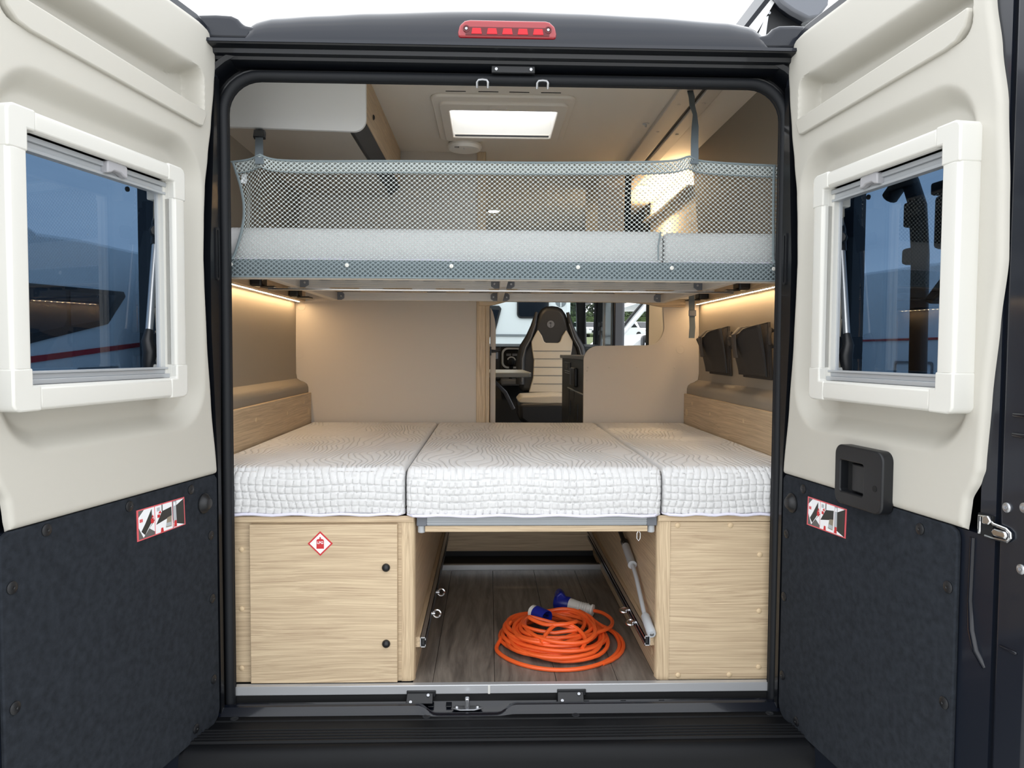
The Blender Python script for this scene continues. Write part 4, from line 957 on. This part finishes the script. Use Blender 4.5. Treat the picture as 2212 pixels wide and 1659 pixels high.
# ---- orange mains cable coil with blue plugs
cb = thing('extension_cable', 'coiled orange mains cable with blue and white plugs on the floor', 'cable', (.17, .32, 0))
rnd = random.Random(5); path = []; turns = 15; cx0, cy0 = .172, .312
def layer(t_): return .006 + .0035*t_
N = turns*40
ph = [(rnd.uniform(-.02, .02), rnd.uniform(-.022, .022), rnd.uniform(.80, 1.0), rnd.uniform(0, 6.28)) for _ in range(turns+2)]
for i in range(N+1):
    f = i/40; k_ = int(f); r_ = f-k_; a = 2*PI*f
    A0, A1 = ph[k_], ph[k_+1]; q = [A0[j]*(1-r_)+A1[j]*r_ for j in range(4)]
    R_ = (.172-.055*(f/turns))*q[2]; 
    if k_ == 0: R_ = .195*(1-r_)+R_*r_
    e = 1+.10*math.cos(2*a+q[3])
    x = cx0 + q[0] + R_*1.06*math.cos(a-1.0)*e; y = cy0 + q[1] + R_*1.12*math.sin(a-1.0)*e
    z = .0062 + .0050*f*.72 + .006*abs(math.sin(a*1.5+q[3])) * min(1, f/2)
    path.append((x, y, z))
def smooth_path(P_, n=8):
    V_ = [Vector(p) for p in P_]; out_ = []
    for i in range(len(V_)-1):
        a, b_, c, e = V_[max(i-1, 0)], V_[i], V_[i+1], V_[min(i+2, len(V_)-1)]
        for k_ in range(n):
            t = k_/n; out_.append(b_*(1+2*t**3-3*t*t) + c*(3*t*t-2*t**3) + (c-a)*.5*(t**3-2*t*t+t) + (e-b_)*.5*(t**3-t*t))
    return out_ + [V_[-1]]
def along(p0, p1, prof): v = Vector(p1)-Vector(p0); return MB().lathe(prof, p0, v, 20)
MB().tube(path, .0064, 8).build('cable', 'cable_orange', cb)
e0 = path[-1]
MB().tube(smooth_path([e0, (.09, .30, .085), (.13, .25, .080), (.19, .235, .085), (.235, .27, .08), (.225, .33, .062), (.16, .40, .060), (.095, .385, .078)]), .0064, 8).build('cable_tail', 'cable_orange', cb)
MB().tube(smooth_path([(.115, .17, .050), (.135, .205, .068), (.165, .24, .080), (.20, .25, .080), (.235, .235, .070), (.255, .19, .055), (.24, .15, .042)]), .0064, 8).build('cable_tail', 'cable_orange', cb)
big = []
for k_ in range(49):
    a = PI*.88+1.42*PI*k_/48; rr_ = .205-.05*sstep(.18, 0, k_/48)-.05*sstep(.82, 1, k_/48)
    big.append((cx0+rr_*1.0*math.cos(a), cy0-.012+rr_*1.08*math.sin(a), .0066+.025*max(0, math.sin(a))+.03*(sstep(.12, 0, k_/48)+sstep(.88, 1, k_/48))))
MB().tube(big, .0064, 8).build('cable_tail', 'cable_orange', cb)
MB().tube(smooth_path([(.25, .20, .055), (.30, .25, .052), (.345, .31, .042), (.368, .37, .034), (.372, .42, .034), (.352, .475, .034), (.325, .505, .032)]), .0064, 8).build('cable_tail', 'cable_orange', cb)
pl = along((.325, .505, .032), (.15, .60, .045), [(.010, 0), (.020, .002), (.021, .008), (.017, .010), (.019, .05), (.024, .085), (.024, .092), (.0001, .092)]).build('coupler_body', 'white_plastic', cb)
for k_ in range(6):
    along((.325-.0010-k_*.0075, .505+k_*.0041, .0325+k_*.0005), (.15, .60, .045), [(.0185, .022), (.0205, .0225), (.0205, .0245), (.0185, .025)]).build('grip_rib', 'white_plastic', pl)
along((.245, .548, .038), (.15, .60, .045), [(.024, 0), (.027, .004), (.027, .05), (.024, .055), (.0001, .055)]).build('coupler_socket', 'plug_blue', cb)
MB().prism([(.19, .020), (.235, .020), (.232, .068), (.213, .086), (.196, .072)], 'y', .545, .60).build('coupler_flap', 'plug_blue', cb, bevel=.006)
pb = along((.098, .372, .080), (.158, .300, .074), [(.017, 0), (.021, .004), (.022, .02), (.0001, .02)]).build('plug_body', 'white_plastic', cb)
pg = along((.1095, .3582, .0789), (.158, .300, .074), [(.021, 0), (.0245, .004), (.0245, .055), (.0225, .055), (.0225, .022), (.0001, .022)]).build('plug_shroud', 'plug_blue', cb)
ax = (Vector((.158, .300, .074))-Vector((.098, .372, .080))).normalized(); u_ = ax.orthogonal().normalized(); w_ = ax.cross(u_)
for k_ in range(3):
    a = 2*PI*k_/3+.5; c_ = Vector((.1095, .3582, .0789))+ax*.022+(u_*math.cos(a)+w_*math.sin(a))*.011
    MB().tube([c_, c_+ax*.028], .0028, 8).build('plug_pin', 'chrome', pg)

# ================================================================== FRONT OF THE VAN
# kitchen block seen past the partition
kb = thing('kitchen_block', 'black kitchen block with control panel beside the aisle', 'kitchen unit', (.65, 2.0, 0))
MB().box(.402, .90, 1.40, 2.47, .0, .905).build('carcass', 'kitchen_black', kb)
MB().box(.392, .92, 1.39, 2.52, .905, .925).build('worktop', 'grey_plastic', kb, bevel=.003)
cp = MB().box(.395, .403, 1.98, 2.27, .815, .885).build('control_panel', 'black_plastic', kb, bevel=.002)
MB().box(.3935, .396, 2.06, 2.19, .848, .878).build('display', 'dark_glazing', cp)
for i in range(8):
    for j in (0, 1): MB().box(.3938, .396, 2.00+i*.032, 2.014+i*.032, .822+j*.011, .826+j*.011).build('button', 'silver_print', cp)
MB().box(.384, .403, 1.68, 1.86, .765, .862).build('socket_box', 'black_plastic', kb, bevel=.006)
MB().box(.381, .386, 1.83, 1.86, .77, .858).build('socket_edge', 'grey_print', kb)
for y0, y1 in ((1.42, 1.78), (1.80, 2.02), (2.04, 2.10)):
    MB().box(.398, .404, y0, y1, .30, .735).build('door_front', 'kitchen_black', kb, bevel=.002)
for y0, y1 in ((1.42, 1.80), (1.82, 2.12)): MB().box(.3965, .403, y0, y1, .739, .744).build('grip_edge', 'silver_print', kb)
for y in (1.62, 1.95): MB().box(.394, .399, y-.004, y+.004, .60, .68).build('handle', 'black_plastic', kb)
# dinette table
tb = thing('dinette_table', 'grey dinette table top standing out from the washroom wall', 'table', (-.2, 2.35, 0))
MB().prism([(-.55, 2.15), (.14, 2.17), (.185, 2.20), (.20, 2.25), (.18, 2.9), (-.55, 2.9)], 'z', .795, .822).build('table_top', 'table_top', tb, bevel=.004)
MB().box(-.45, -.38, 2.4, 2.47, 0, .80).build('leg', 'black_plastic', tb)
MB().tube([(-.05, 2.3, .80), (.05, 2.34, .70), (.10, 2.36, .60)], .012, 8).build('brace', 'grey_plastic', tb)
# swivel cab seat
st = thing('cab_seat', 'swivelled cab seat in black leather and beige suede with palm emblem', 'seat', (.42, 3.5, 0))
sx, sy = .42, 3.45
hw = [(.64, .235), (.70, .242), (.89, .240), (.96, .215), (1.04, .165), (1.10, .145), (1.15, .130), (1.22, .105), (1.262, .075), (1.278, .045), (1.284, .0)]
ol = [(sx-w_, z) for z, w_ in hw] + [(sx+w_, z) for z, w_ in hw[::-1][1:]]
MB().prism(ol, 'y', sy-.01, sy+.10).build('backrest', 'leather', st, bevel=.035, seg=4)
ins = [(sx-.17, .64), (sx-.14, .75), (sx-.135, .88), (sx-.15, .97), (sx-.155, 1.02), (sx-.105, 1.105), (sx-.075, 1.06), (sx-.06, 1.018), (sx-.045, 1.008), (sx+.045, 1.008), (sx+.06, 1.018), (sx+.075, 1.06), (sx+.105, 1.105), (sx+.155, 1.02), (sx+.15, .97), (sx+.135, .88), (sx+.14, .75), (sx+.17, .64)]
MB().prism(ins, 'y', sy-.026, sy).build('beige_insert', 'alcantara', st, bevel=.006)
for z in (.948, .890, .828, .766, .704): MB().box(sx-.138, sx+.138, sy-.0285, sy-.024, z-.0022, z+.0022).build('stitched_channel', 'piping_grey', st)
for s in (-1, 1):
    MB().tube([(sx+s*.115, sy-.012, 1.235), (sx+s*.14, sy-.018, 1.13), (sx+s*.172, sy-.02, 1.05), (sx+s*.215, sy-.02, .975), (sx+s*.232, sy-.02, .89), (sx+s*.234, sy-.02, .70)], [.012, .022, .026, .030, .034, .034], 12).build('side_bolster', 'leather', st)
    MB().tube([(sx+s*.125, sy-.036, 1.15), (sx+s*.160, sy-.044, 1.045), (sx+s*.198, sy-.048, .975), (sx+s*.222, sy-.052, .89), (sx+s*.224, sy-.052, .72)], .004, 8).build('piping', 'piping_grey', st)
em = MB().lathe([(.027, 0), (.027, .003), (.0001, .003)], (sx-.010, sy-.0105, 1.147), (0, -1, 0), 24).build('emblem', 'grey_plastic', st, label='grey round palm tree emblem')
for k_ in range(6):
    a = .35+k_*.5; c_, s_ = math.cos(a), math.sin(a); ex, ez = sx-.010, 1.150
    MB().prism([(ex, ez), (ex+.010*c_+.004*s_, ez+.012*s_-.002), (ex+.021*c_, ez+.017*s_-.004), (ex+.010*c_-.004*s_, ez+.006*s_)], 'y', sy-.0142, sy-.0132).build('palm_leaf', 'leather', em, smooth=False)
MB().prism([(sx-.013, 1.124), (sx-.008, 1.124), (sx-.0085, 1.15), (sx-.0115, 1.15)], 'y', sy-.0142, sy-.0132).build('palm_trunk', 'leather', em, smooth=False)
cu_ = [(sx-.27, .60), (sx-.24, .635), (sx, .645), (sx+.24, .635), (sx+.27, .60), (sx+.25, .585), (sx, .575), (sx-.25, .585)]
MB().prism(cu_, 'y', sy-.42, sy-.02).build('cushion_top', 'alcantara', st, bevel=.012, seg=3)
MB().prism([(sx-.265, .59), (sx, .60), (sx+.265, .59), (sx+.26, .47), (sx+.2, .43), (sx-.2, .43), (sx-.26, .47)], 'y', sy-.43, sy+.05).build('cushion', 'leather', st, bevel=.03, seg=3)
MB().box(sx-.2, sx+.2, sy-.35, sy+.05, .0, .43).build('pedestal', 'black_plastic', st)
# dashboard
db = thing('dashboard', 'black cab dashboard with vents, gear lever and dial', 'dashboard', (0, 4.6, 0))
MB().prism([(4.15, .0), (4.15, .55), (4.20, .62), (4.22, .90), (4.28, .985), (4.45, 1.01), (5.2, 1.0), (5.2, 0)], 'x', -.90, .92).build('dash_body', 'dash', db, bevel=.02)
vn = MB().ring(rrect(.06, .245, .80, .975, .05), rrect(.075, .230, .815, .96, .04), 'y', 4.18, 4.22).build('vent_surround', 'silver_print', db)
MB().box(.07, .235, 4.20, 4.23, .81, .965).build('vent_core', 'dark_hole', vn)
for x in (.12, .17): MB().box(x-.02, x+.02, 4.19, 4.21, .905, .925).build('vent_tab', 'grey_plastic', vn)
MB().box(-.25, .05, 4.19, 4.23, .70, .985).build('radio_panel', 'black_plastic', db, bevel=.01)
MB().box(-.20, .03, 4.185, 4.20, .88, .96).build('radio_display', 'dark_glazing', db)
dk = MB().lathe([(.034, 0), (.034, .008), (.027, .009), (.026, .002), (.0001, .002)], (-.02, 4.19, .765), (0, -1, 0), 24).build('dial', 'silver_print', db)
MB().box(-.026, -.014, 4.175, 4.19, .745, .785).build('dial_pointer', 'silver_print', dk)
MB().tube([(.13, 4.05, .70), (.135, 4.02, .78), (.135, 4.0, .83)], [.015, .015, .02], 10).build('gear_lever', 'black_plastic', db)
MB().lathe([(.0001, -.035), (.03, -.02), (.036, .005), (.028, .03), (.0001, .04)], (.135, 3.99, .86), (0, -.2, 1), 16).build('gear_knob', 'black_plastic', db)
MB().tube([(.135+.032*math.cos(a), 3.955, .865+.032*math.sin(a)) for a in [.2+2.6*k_/12 for k_ in range(13)]], .006, 8).build('gear_knob_ring', 'silver_print', db)
MB().box(.05, .30, 4.00, 4.2, .66, .72).build('centre_tray', 'grey_plastic', db, bevel=.02)
MB().tube([(.44+.20*math.cos(a), 4.05+.05*math.sin(a), .93+.19*math.sin(a)) for a in [2*PI*k_/36 for k_ in range(36)]], .016, 10, True).build('steering_wheel', 'leather', db)
# cab shell: windscreen and pillars
w1 = thing('window_1', 'van windscreen at the far front of the cab', 'windscreen', (0, 5.0, 1.0), kind='structure')
MB().hexa([(-.85, 5.15, .98), (.90, 5.15, .98), (.90, 5.155, .98), (-.85, 5.155, .98), (-.78, 4.55, 1.75), (.80, 4.55, 1.75), (.80, 4.555, 1.75), (-.78, 4.555, 1.75)]).build('pane', 'clear_glass', w1)
cf = thing('wall_cab', 'dark lining, pillars and roof shelf of the driving cab', 'cab lining', (0, 4.5, 1.0), kind='structure')
MB().box(-.95, .95, 3.55, 4.75, 1.42, 1.47).build('roof_shelf', 'kitchen_black', cf)
MB().box(-.95, .95, 3.52, 3.56, 1.42, 1.86).build('shelf_front', 'kitchen_black', cf)
MB().box(-.95, .95, 3.5, 5.3, 1.86, 1.9).build('cab_roof', 'kitchen_black', cf)
MB().box(-.96, -.94, 4.3, 5.6, 0, 1.9).build('cab_side', 'kitchen_black', cf)
MB().hexa([(.80, 4.95, .60), (.90, 4.95, .60), (.92, 5.2, .60), (.82, 5.2, .60), (.72, 4.50, 1.5), (.80, 4.50, 1.5), (.82, 4.7, 1.5), (.74, 4.7, 1.5)]).build('a_pillar_lining', 'piping_grey', cf, bevel=.02)
MB().hexa([(.885, 4.62, .0), (.945, 4.62, .0), (.96, 4.88, .0), (.90, 4.88, .0), (.885, 4.34, 1.5), (.945, 4.34, 1.5), (.96, 4.60, 1.5), (.90, 4.60, 1.5)]).build('a_pillar', 'dark_hole', cf, bevel=.01)
MB().box(.87, .96, 3.42, 3.80, 0, 1.5).build('b_pillar', 'paint', cf, bevel=.02)
MB().box(.868, .875, 3.46, 3.50, 0, 1.5).build('pillar_trim', 'piping_grey', cf)
MB().box(.872, .90, 3.83, 3.93, 0, 1.5).build('pillar_trim', 'cream_board', cf)
MB().box(.90, .96, 3.80, 4.70, 0, .90).build('cab_door_lining', 'dash', cf)
w2 = thing('window_2', 'cab side window beyond the seat', 'side window', (.94, 4.2, .9), kind='structure')
MB().box(.94, .945, 3.80, 4.70, .90, 1.45).build('pane', 'clear_glass', w2)
bt_ = thing('seat_belt', 'black seat belt with height adjuster on the cab pillar', 'seat belt', (.88, 4.0, 1.0))
MB().tube([(.875, 4.05, 1.16), (.87, 4.03, 1.05), (.85, 3.98, .95), (.82, 3.92, .85)], .010, 8).build('webbing', 'black_plastic', bt_)
MB().box(.862, .890, 4.03, 4.08, 1.15, 1.19).build('adjuster', 'black_plastic', bt_, bevel=.006)
MB().box(.862, .890, 4.03, 4.08, 1.08, 1.12).build('adjuster', 'black_plastic', bt_, bevel=.006)
# ceiling spots
for i, (x, y, lab) in enumerate(((-.02, 2.75, 'warm ceiling spotlight over the aisle, seen through the net'), (.785, 2.0, 'warm ceiling spotlight over the kitchen, seen through the net'))):
    sp = thing('ceiling_spotlight', lab, 'spotlight', (x, y, 1.85), 'ceiling spotlights beyond the bunk')
    MB().lathe([(.045, 0), (.045, .006), (.036, .008), (.036, .004), (.0001, .004)], (x, y, 1.85), (0, 0, -1), 24).build('bezel', 'chrome', sp)
    MB().lathe([(.034, 0), (.034, .0015), (.0001, .0015)], (x, y, 1.846), (0, 0, -1), 20).build('lamp_face', 'spot_warm', sp)
# kitchen overhead lockers and fridge column seen through the net
oh = thing('kitchen_locker', 'cream tall column beside the aisle, seen through the net', 'tall cupboard', (.6, 1.6, 1.0))
MB().box(.49, .62, 1.62, 2.1, 1.26, 1.85).build('column', 'cream_board', oh, bevel=.004)
MB().box(.623, .66, 1.66, 2.05, 1.26, 1.85).build('mirror_strip', 'dark_glazing', oh)

# ================================================================== OUTSIDE
def wheel(parent, c, r, ax): MB().lathe([(r*.55, -.02), (r, -.09), (r, .09), (r*.55, .10), (r*.5, .06), (.0001, .06)], c, ax, 20).build('wheel', 'tyre', parent)
# motorhome in front of the windscreen
mh = thing('motorhome', 'white motorhome with dark windows parked ahead of the windscreen', 'motorhome', (-1.5, 9.2, GZ))
MB().prism([(-4.6, -.2), (1.06, -.2), (1.06, 2.5), (-4.4, 2.5), (-4.7, 1.6)], 'y', 8.0, 10.2).build('body', 'motorhome_white', mh, bevel=.05)
for x0, x1, z0, z1 in ((.33, .76, 1.39, 1.95),):
    w_ = MB().prism(rrect(x0, x1, z0, z1, .06), 'y', 7.975, 8.0).build('window', 'black_plastic', mh)
    MB().prism(rrect(x0+.02, x1-.02, z0+.025, z1-.02, .04), 'y', 7.968, 7.976).build('pane', 'dark_glazing', w_)
w_ = MB().prism([(-.9, 1.10), (.02, 1.14), (.12, 1.52), (.09, 1.56), (-.9, 1.58)], 'y', 7.975, 8.0).build('window', 'black_plastic', mh, bevel=.01)
MB().prism([(-.88, 1.18), (.0, 1.20), (.09, 1.50), (-.88, 1.54)], 'y', 7.968, 7.976).build('pane', 'dark_glazing', w_)
MB().box(.03, .56, 7.985, 8.0, 1.145, 1.175).build('stripe', 'motorhome_grey', mh)
lg = MB().lathe([(.075, 0), (.075, .004), (.0001, .004)], (.925, 8.0, 1.62), (0, -1, 0), 24).build('palm_logo', 'motorhome_grey', mh)
MB().box(.918, .932, 7.992, 7.9965, 1.55, 1.64).build('palm_trunk', 'motorhome_white', lg)
for c_ in (-3.6, .1): wheel(mh, (c_, 8.05, GZ+.34), .34, (0, -1, 0))
# motorhomes seen through the tinted door windows
ml = thing('motorhome', 'white motorhome with dark side window and red stripe beyond the left door', 'motorhome', (-6, 8, GZ))
MB().prism([(2.2, -.1), (14, -.1), (14, 2.48), (7.2, 2.28), (6.3, 2.22), (5.6, 2.42), (4.2, 2.48), (3.0, 2.3), (2.2, 1.2)], 'x', -7.2, -5.0).build('body', 'motorhome_white', ml, bevel=.04)
w_ = MB().prism([(5.2, 1.62), (8.15, 1.72), (8.2, 1.66), (7.72, 1.27), (5.2, .86)], 'x', -4.995, -4.98).build('window', 'black_plastic', ml)
MB().prism([(5.25, 1.585), (6.75, 1.62), (6.78, 1.30), (6.7, 1.2), (5.25, .98)], 'x', -4.985, -4.972).build('pane', 'dark_glazing', w_)
MB().prism([(6.85, 1.62), (7.95, 1.655), (7.6, 1.32), (6.85, 1.22)], 'x', -4.985, -4.972).build('pane', 'dark_glazing', w_)
MB().prism([(4.6, .60), (6.06, .79), (8.6, .98), (10.5, 1.02), (10.5, 1.06), (8.6, 1.04), (6.06, .86), (4.6, .70)], 'x', -4.998, -4.985).build('red_stripe', 'red_stripe', ml)
MB().ring(rrect(7.0, 8.0, .45, .72, .04), rrect(7.03, 7.97, .48, .69, .03), 'x', -4.998, -4.985).build('service_hatch', 'motorhome_grey', ml)
for c_ in (4.4, 11.5): wheel(ml, (-5.02, c_, GZ+.34), .34, (1, 0, 0))
mr = thing('motorhome', 'pale motorhome with thin red line beyond the right door', 'motorhome', (6, 8, GZ))
MB().prism([(2.5, -.1), (13, -.1), (13, 2.2), (2.5, 1.85)], 'x', 5.0, 7.2).build('body', 'motorhome_white', mr, bevel=.04)
MB().box(4.985, 4.998, 2.6, 12.9, 1.100, 1.125).build('red_line', 'red_stripe', mr)
MB().ring(rrect(6.2, 7.0, .55, .85, .04), rrect(6.23, 6.97, .58, .82, .03), 'x', 4.985, 4.998).build('service_hatch', 'motorhome_grey', mr)
gv_ = MB().box(4.985, 4.998, 8.3, 8.9, .4, 1.9).build('vent_panel', 'motorhome_grey', mr)
for k_ in range(12): MB().box(4.975, 4.99, 8.32, 8.88, .5+k_*.11, .54+k_*.11).build('louvre', 'silver_print', gv_)
for c_ in (4.2, 11.0): wheel(mr, (5.02, c_, GZ+.34), .34, (-1, 0, 0))
# raised bank with wall, cars, hedge and trees
tag(MB().prism([(24, GZ), (28, .5), (40, 1.2), (62, 2.2), (120, 3.2), (120, GZ-1), (24, GZ-1)], 'x', -60, 60).build('ground_bank', 'grass_bank'), 'rising grass and gravel bank beyond the car park', 'bank', kind='structure')
sw = thing('stone_wall', 'low stone wall at the foot of the bank', 'wall', (4, 27, GZ))
rs = random.Random(3)
for j in range(5):
    x = 1.2 + (j % 2)*.2
    while x < 8.5:
        w_ = rs.uniform(.35, .7); MB().box(x+.01, x+w_-.02, 26.0+rs.uniform(0, .08), 26.6, GZ+.02+j*.34, GZ+.34+j*.34).build('stone', 'stone', sw, bevel=.04); x += w_
def car(x, y, z, rz, paint, label):
    t = thing('parked_car', label, 'car', (x, y, z), 'cars parked on the bank')
    M = Matrix.Translation((x, y, z)) @ Matrix.Rotation(rz, 4, 'Z')
    def Tc(p): return tuple(M @ Vector(p))
    MB(Tc).prism([(-2.1, .3), (-2.15, .6), (-2.0, .85), (-1.2, .95), (-.6, 1.40), (.9, 1.45), (1.7, 1.0), (2.1, .92), (2.15, .4), (2.0, .28)], 'y', -.85, .85).build('body', paint, t, bevel=.12, seg=3)
    MB(Tc).prism([(-1.10, .98), (-.55, 1.36), (.85, 1.40), (1.55, 1.02)], 'y', -.87, .87).build('side_glass', 'dark_glazing', t)
    MB(Tc).hexa([(-1.30, -.70, .97), (-1.30, .70, .97), (-1.2, .70, .95), (-1.2, -.70, .95), (-.70, -.62, 1.38), (-.70, .62, 1.38), (-.6, .62, 1.36), (-.6, -.62, 1.36)]).build('windscreen', 'dark_glazing', t)
    MB(Tc).box(-2.2, -2.1, -.5, .5, .42, .62).build('grille', 'black_plastic', t)
    for s_ in (-.62, .62): MB(Tc).box(-2.17, -2.05, s_-.16, s_+.16, .66, .80).build('headlamp', 'silver_print', t, bevel=.03)
    for xx in (-1.35, 1.35):
        for s_ in (-.82, .82): MB(Tc).lathe([(.2, -.1), (.33, -.1), (.33, .1), (.2, .1)], (xx, s_, .33), (0, 1, 0), 16).build('wheel', 'tyre', t)
car(8.9, 66, 2.23, 1.9, 'car_paint', 'white car parked on the bank, framed by the windscreen')
car(11.0, 52, 1.72, 1.9, 'car_paint', 'white car parked on the bank, seen through the side doorway')
car(15.5, 64, 2.22, 1.7, 'car_paint', 'second pale car behind the one seen through the doorway')
# neighbouring white van bonnet with mirror outside the side doorway
nv = thing('white_van', 'front corner of a white van with door mirror outside the side doorway', 'van', (2.6, 8.8, GZ))
MB().prism([(1.66, -.2), (1.66, .93), (1.80, 1.08), (1.92, 1.17), (2.5, 1.25), (4.0, 1.25), (4.0, -.2)], 'y', 7.5, 11.5).build('body', 'motorhome_white', nv, bevel=.05)
MB().prism([(2.02, 1.62), (2.3, 1.78), (4.0, 1.80), (4.0, 1.70), (2.3, 1.68)], 'y', 7.5, 11.5).build('cab_roof', 'motorhome_white', nv, bevel=.02)
MB().tube([(1.64, 7.5, 1.14), (1.84, 7.5, 1.38), (2.06, 7.5, 1.64)], .038, 10).build('windscreen_pillar', 'motorhome_white', nv)
MB().tube([(1.60, 7.47, 1.17), (1.80, 7.47, 1.42), (2.02, 7.47, 1.68)], .018, 8).build('windscreen_seal', 'black_plastic', nv)
MB().box(1.90, 2.05, 7.25, 7.45, 1.00, 1.16).build('mirror', 'black_plastic', nv, bevel=.04)
MB().box(1.92, 2.02, 7.23, 7.26, .93, 1.06).build('mirror_indicator', 'white_print', nv)
wheel(nv, (1.68, 8.4, GZ+.34), .34, (-1, 0, 0))
# hedge and trees: leaf clumps
def foliage(name, cx, cy, cz, rx, ry, rz, n, size, material, parent=None, seed=1):
    r_ = random.Random(seed); mb = MB()
    for _ in range(n):
        while True:
            p = [r_.uniform(-1, 1) for _ in range(3)]; l_ = math.sqrt(sum(q_*q_ for q_ in p))
            if l_ < 1: break
        k_ = .55+.45*l_; p = [q_/max(l_, .3)*k_*min(1, l_+.35) for q_ in p]
        c = Vector((cx+p[0]*rx, cy+p[1]*ry, cz+p[2]*rz)); a = Vector((r_.gauss(0, 1), r_.gauss(0, 1), r_.gauss(0, 1))).normalized()*size*r_.uniform(.6, 1.3); b_ = a.orthogonal().normalized()*size*r_.uniform(.3, .7)
        mb.add([c-a, c+b_, c+a, c-b_], [(0, 1, 2, 3)])
    return mb.build(name, material, parent, smooth=False, recalc=False)
hg = thing('hedge', 'long clipped green hedge on the top of the bank', 'hedge', (14, 76, 2.5))
MB().box(-30, 60, 75, 78, 2.2, 4.6).build('hedge_core', 'hedge_leaf', hg)
foliage('hedge_leaves', 14, 75.6, 4.0, 14, 1.6, 1.3, 2600, .16, 'hedge_leaf', hg, 4)['kind'] = 'stuff'
for i, (x, y, z, rx, rz, lab) in enumerate(((7.5, 90, 8.5, 4.4, 4.6, 'broad grey-green tree above the hedge, framed by the windscreen'), (17.5, 84, 5.2, 2.0, 2.6, 'small dark conical tree above the hedge, seen through the doorway'), (22.5, 92, 7.5, 5.0, 4.6, 'tall spreading tree at the far right of the bank'), (13.0, 104, 8.6, 4.2, 4.4, 'leafy tree half hidden by the cab pillar'))):
    t = thing('tree', lab, 'tree', (x, y, 2.6), 'trees behind the hedge')
    MB().tube([(x, y, 2.4), (x+.1, y, z-1), (x, y, z+1)], [.35, .28, .12], 8).build('trunk', 'tyre', t)
    foliage('crown', x, y, z, rx, rx, rz, 2600, .36, 'tree_leaf', t, 20+i)['kind'] = 'stuff'
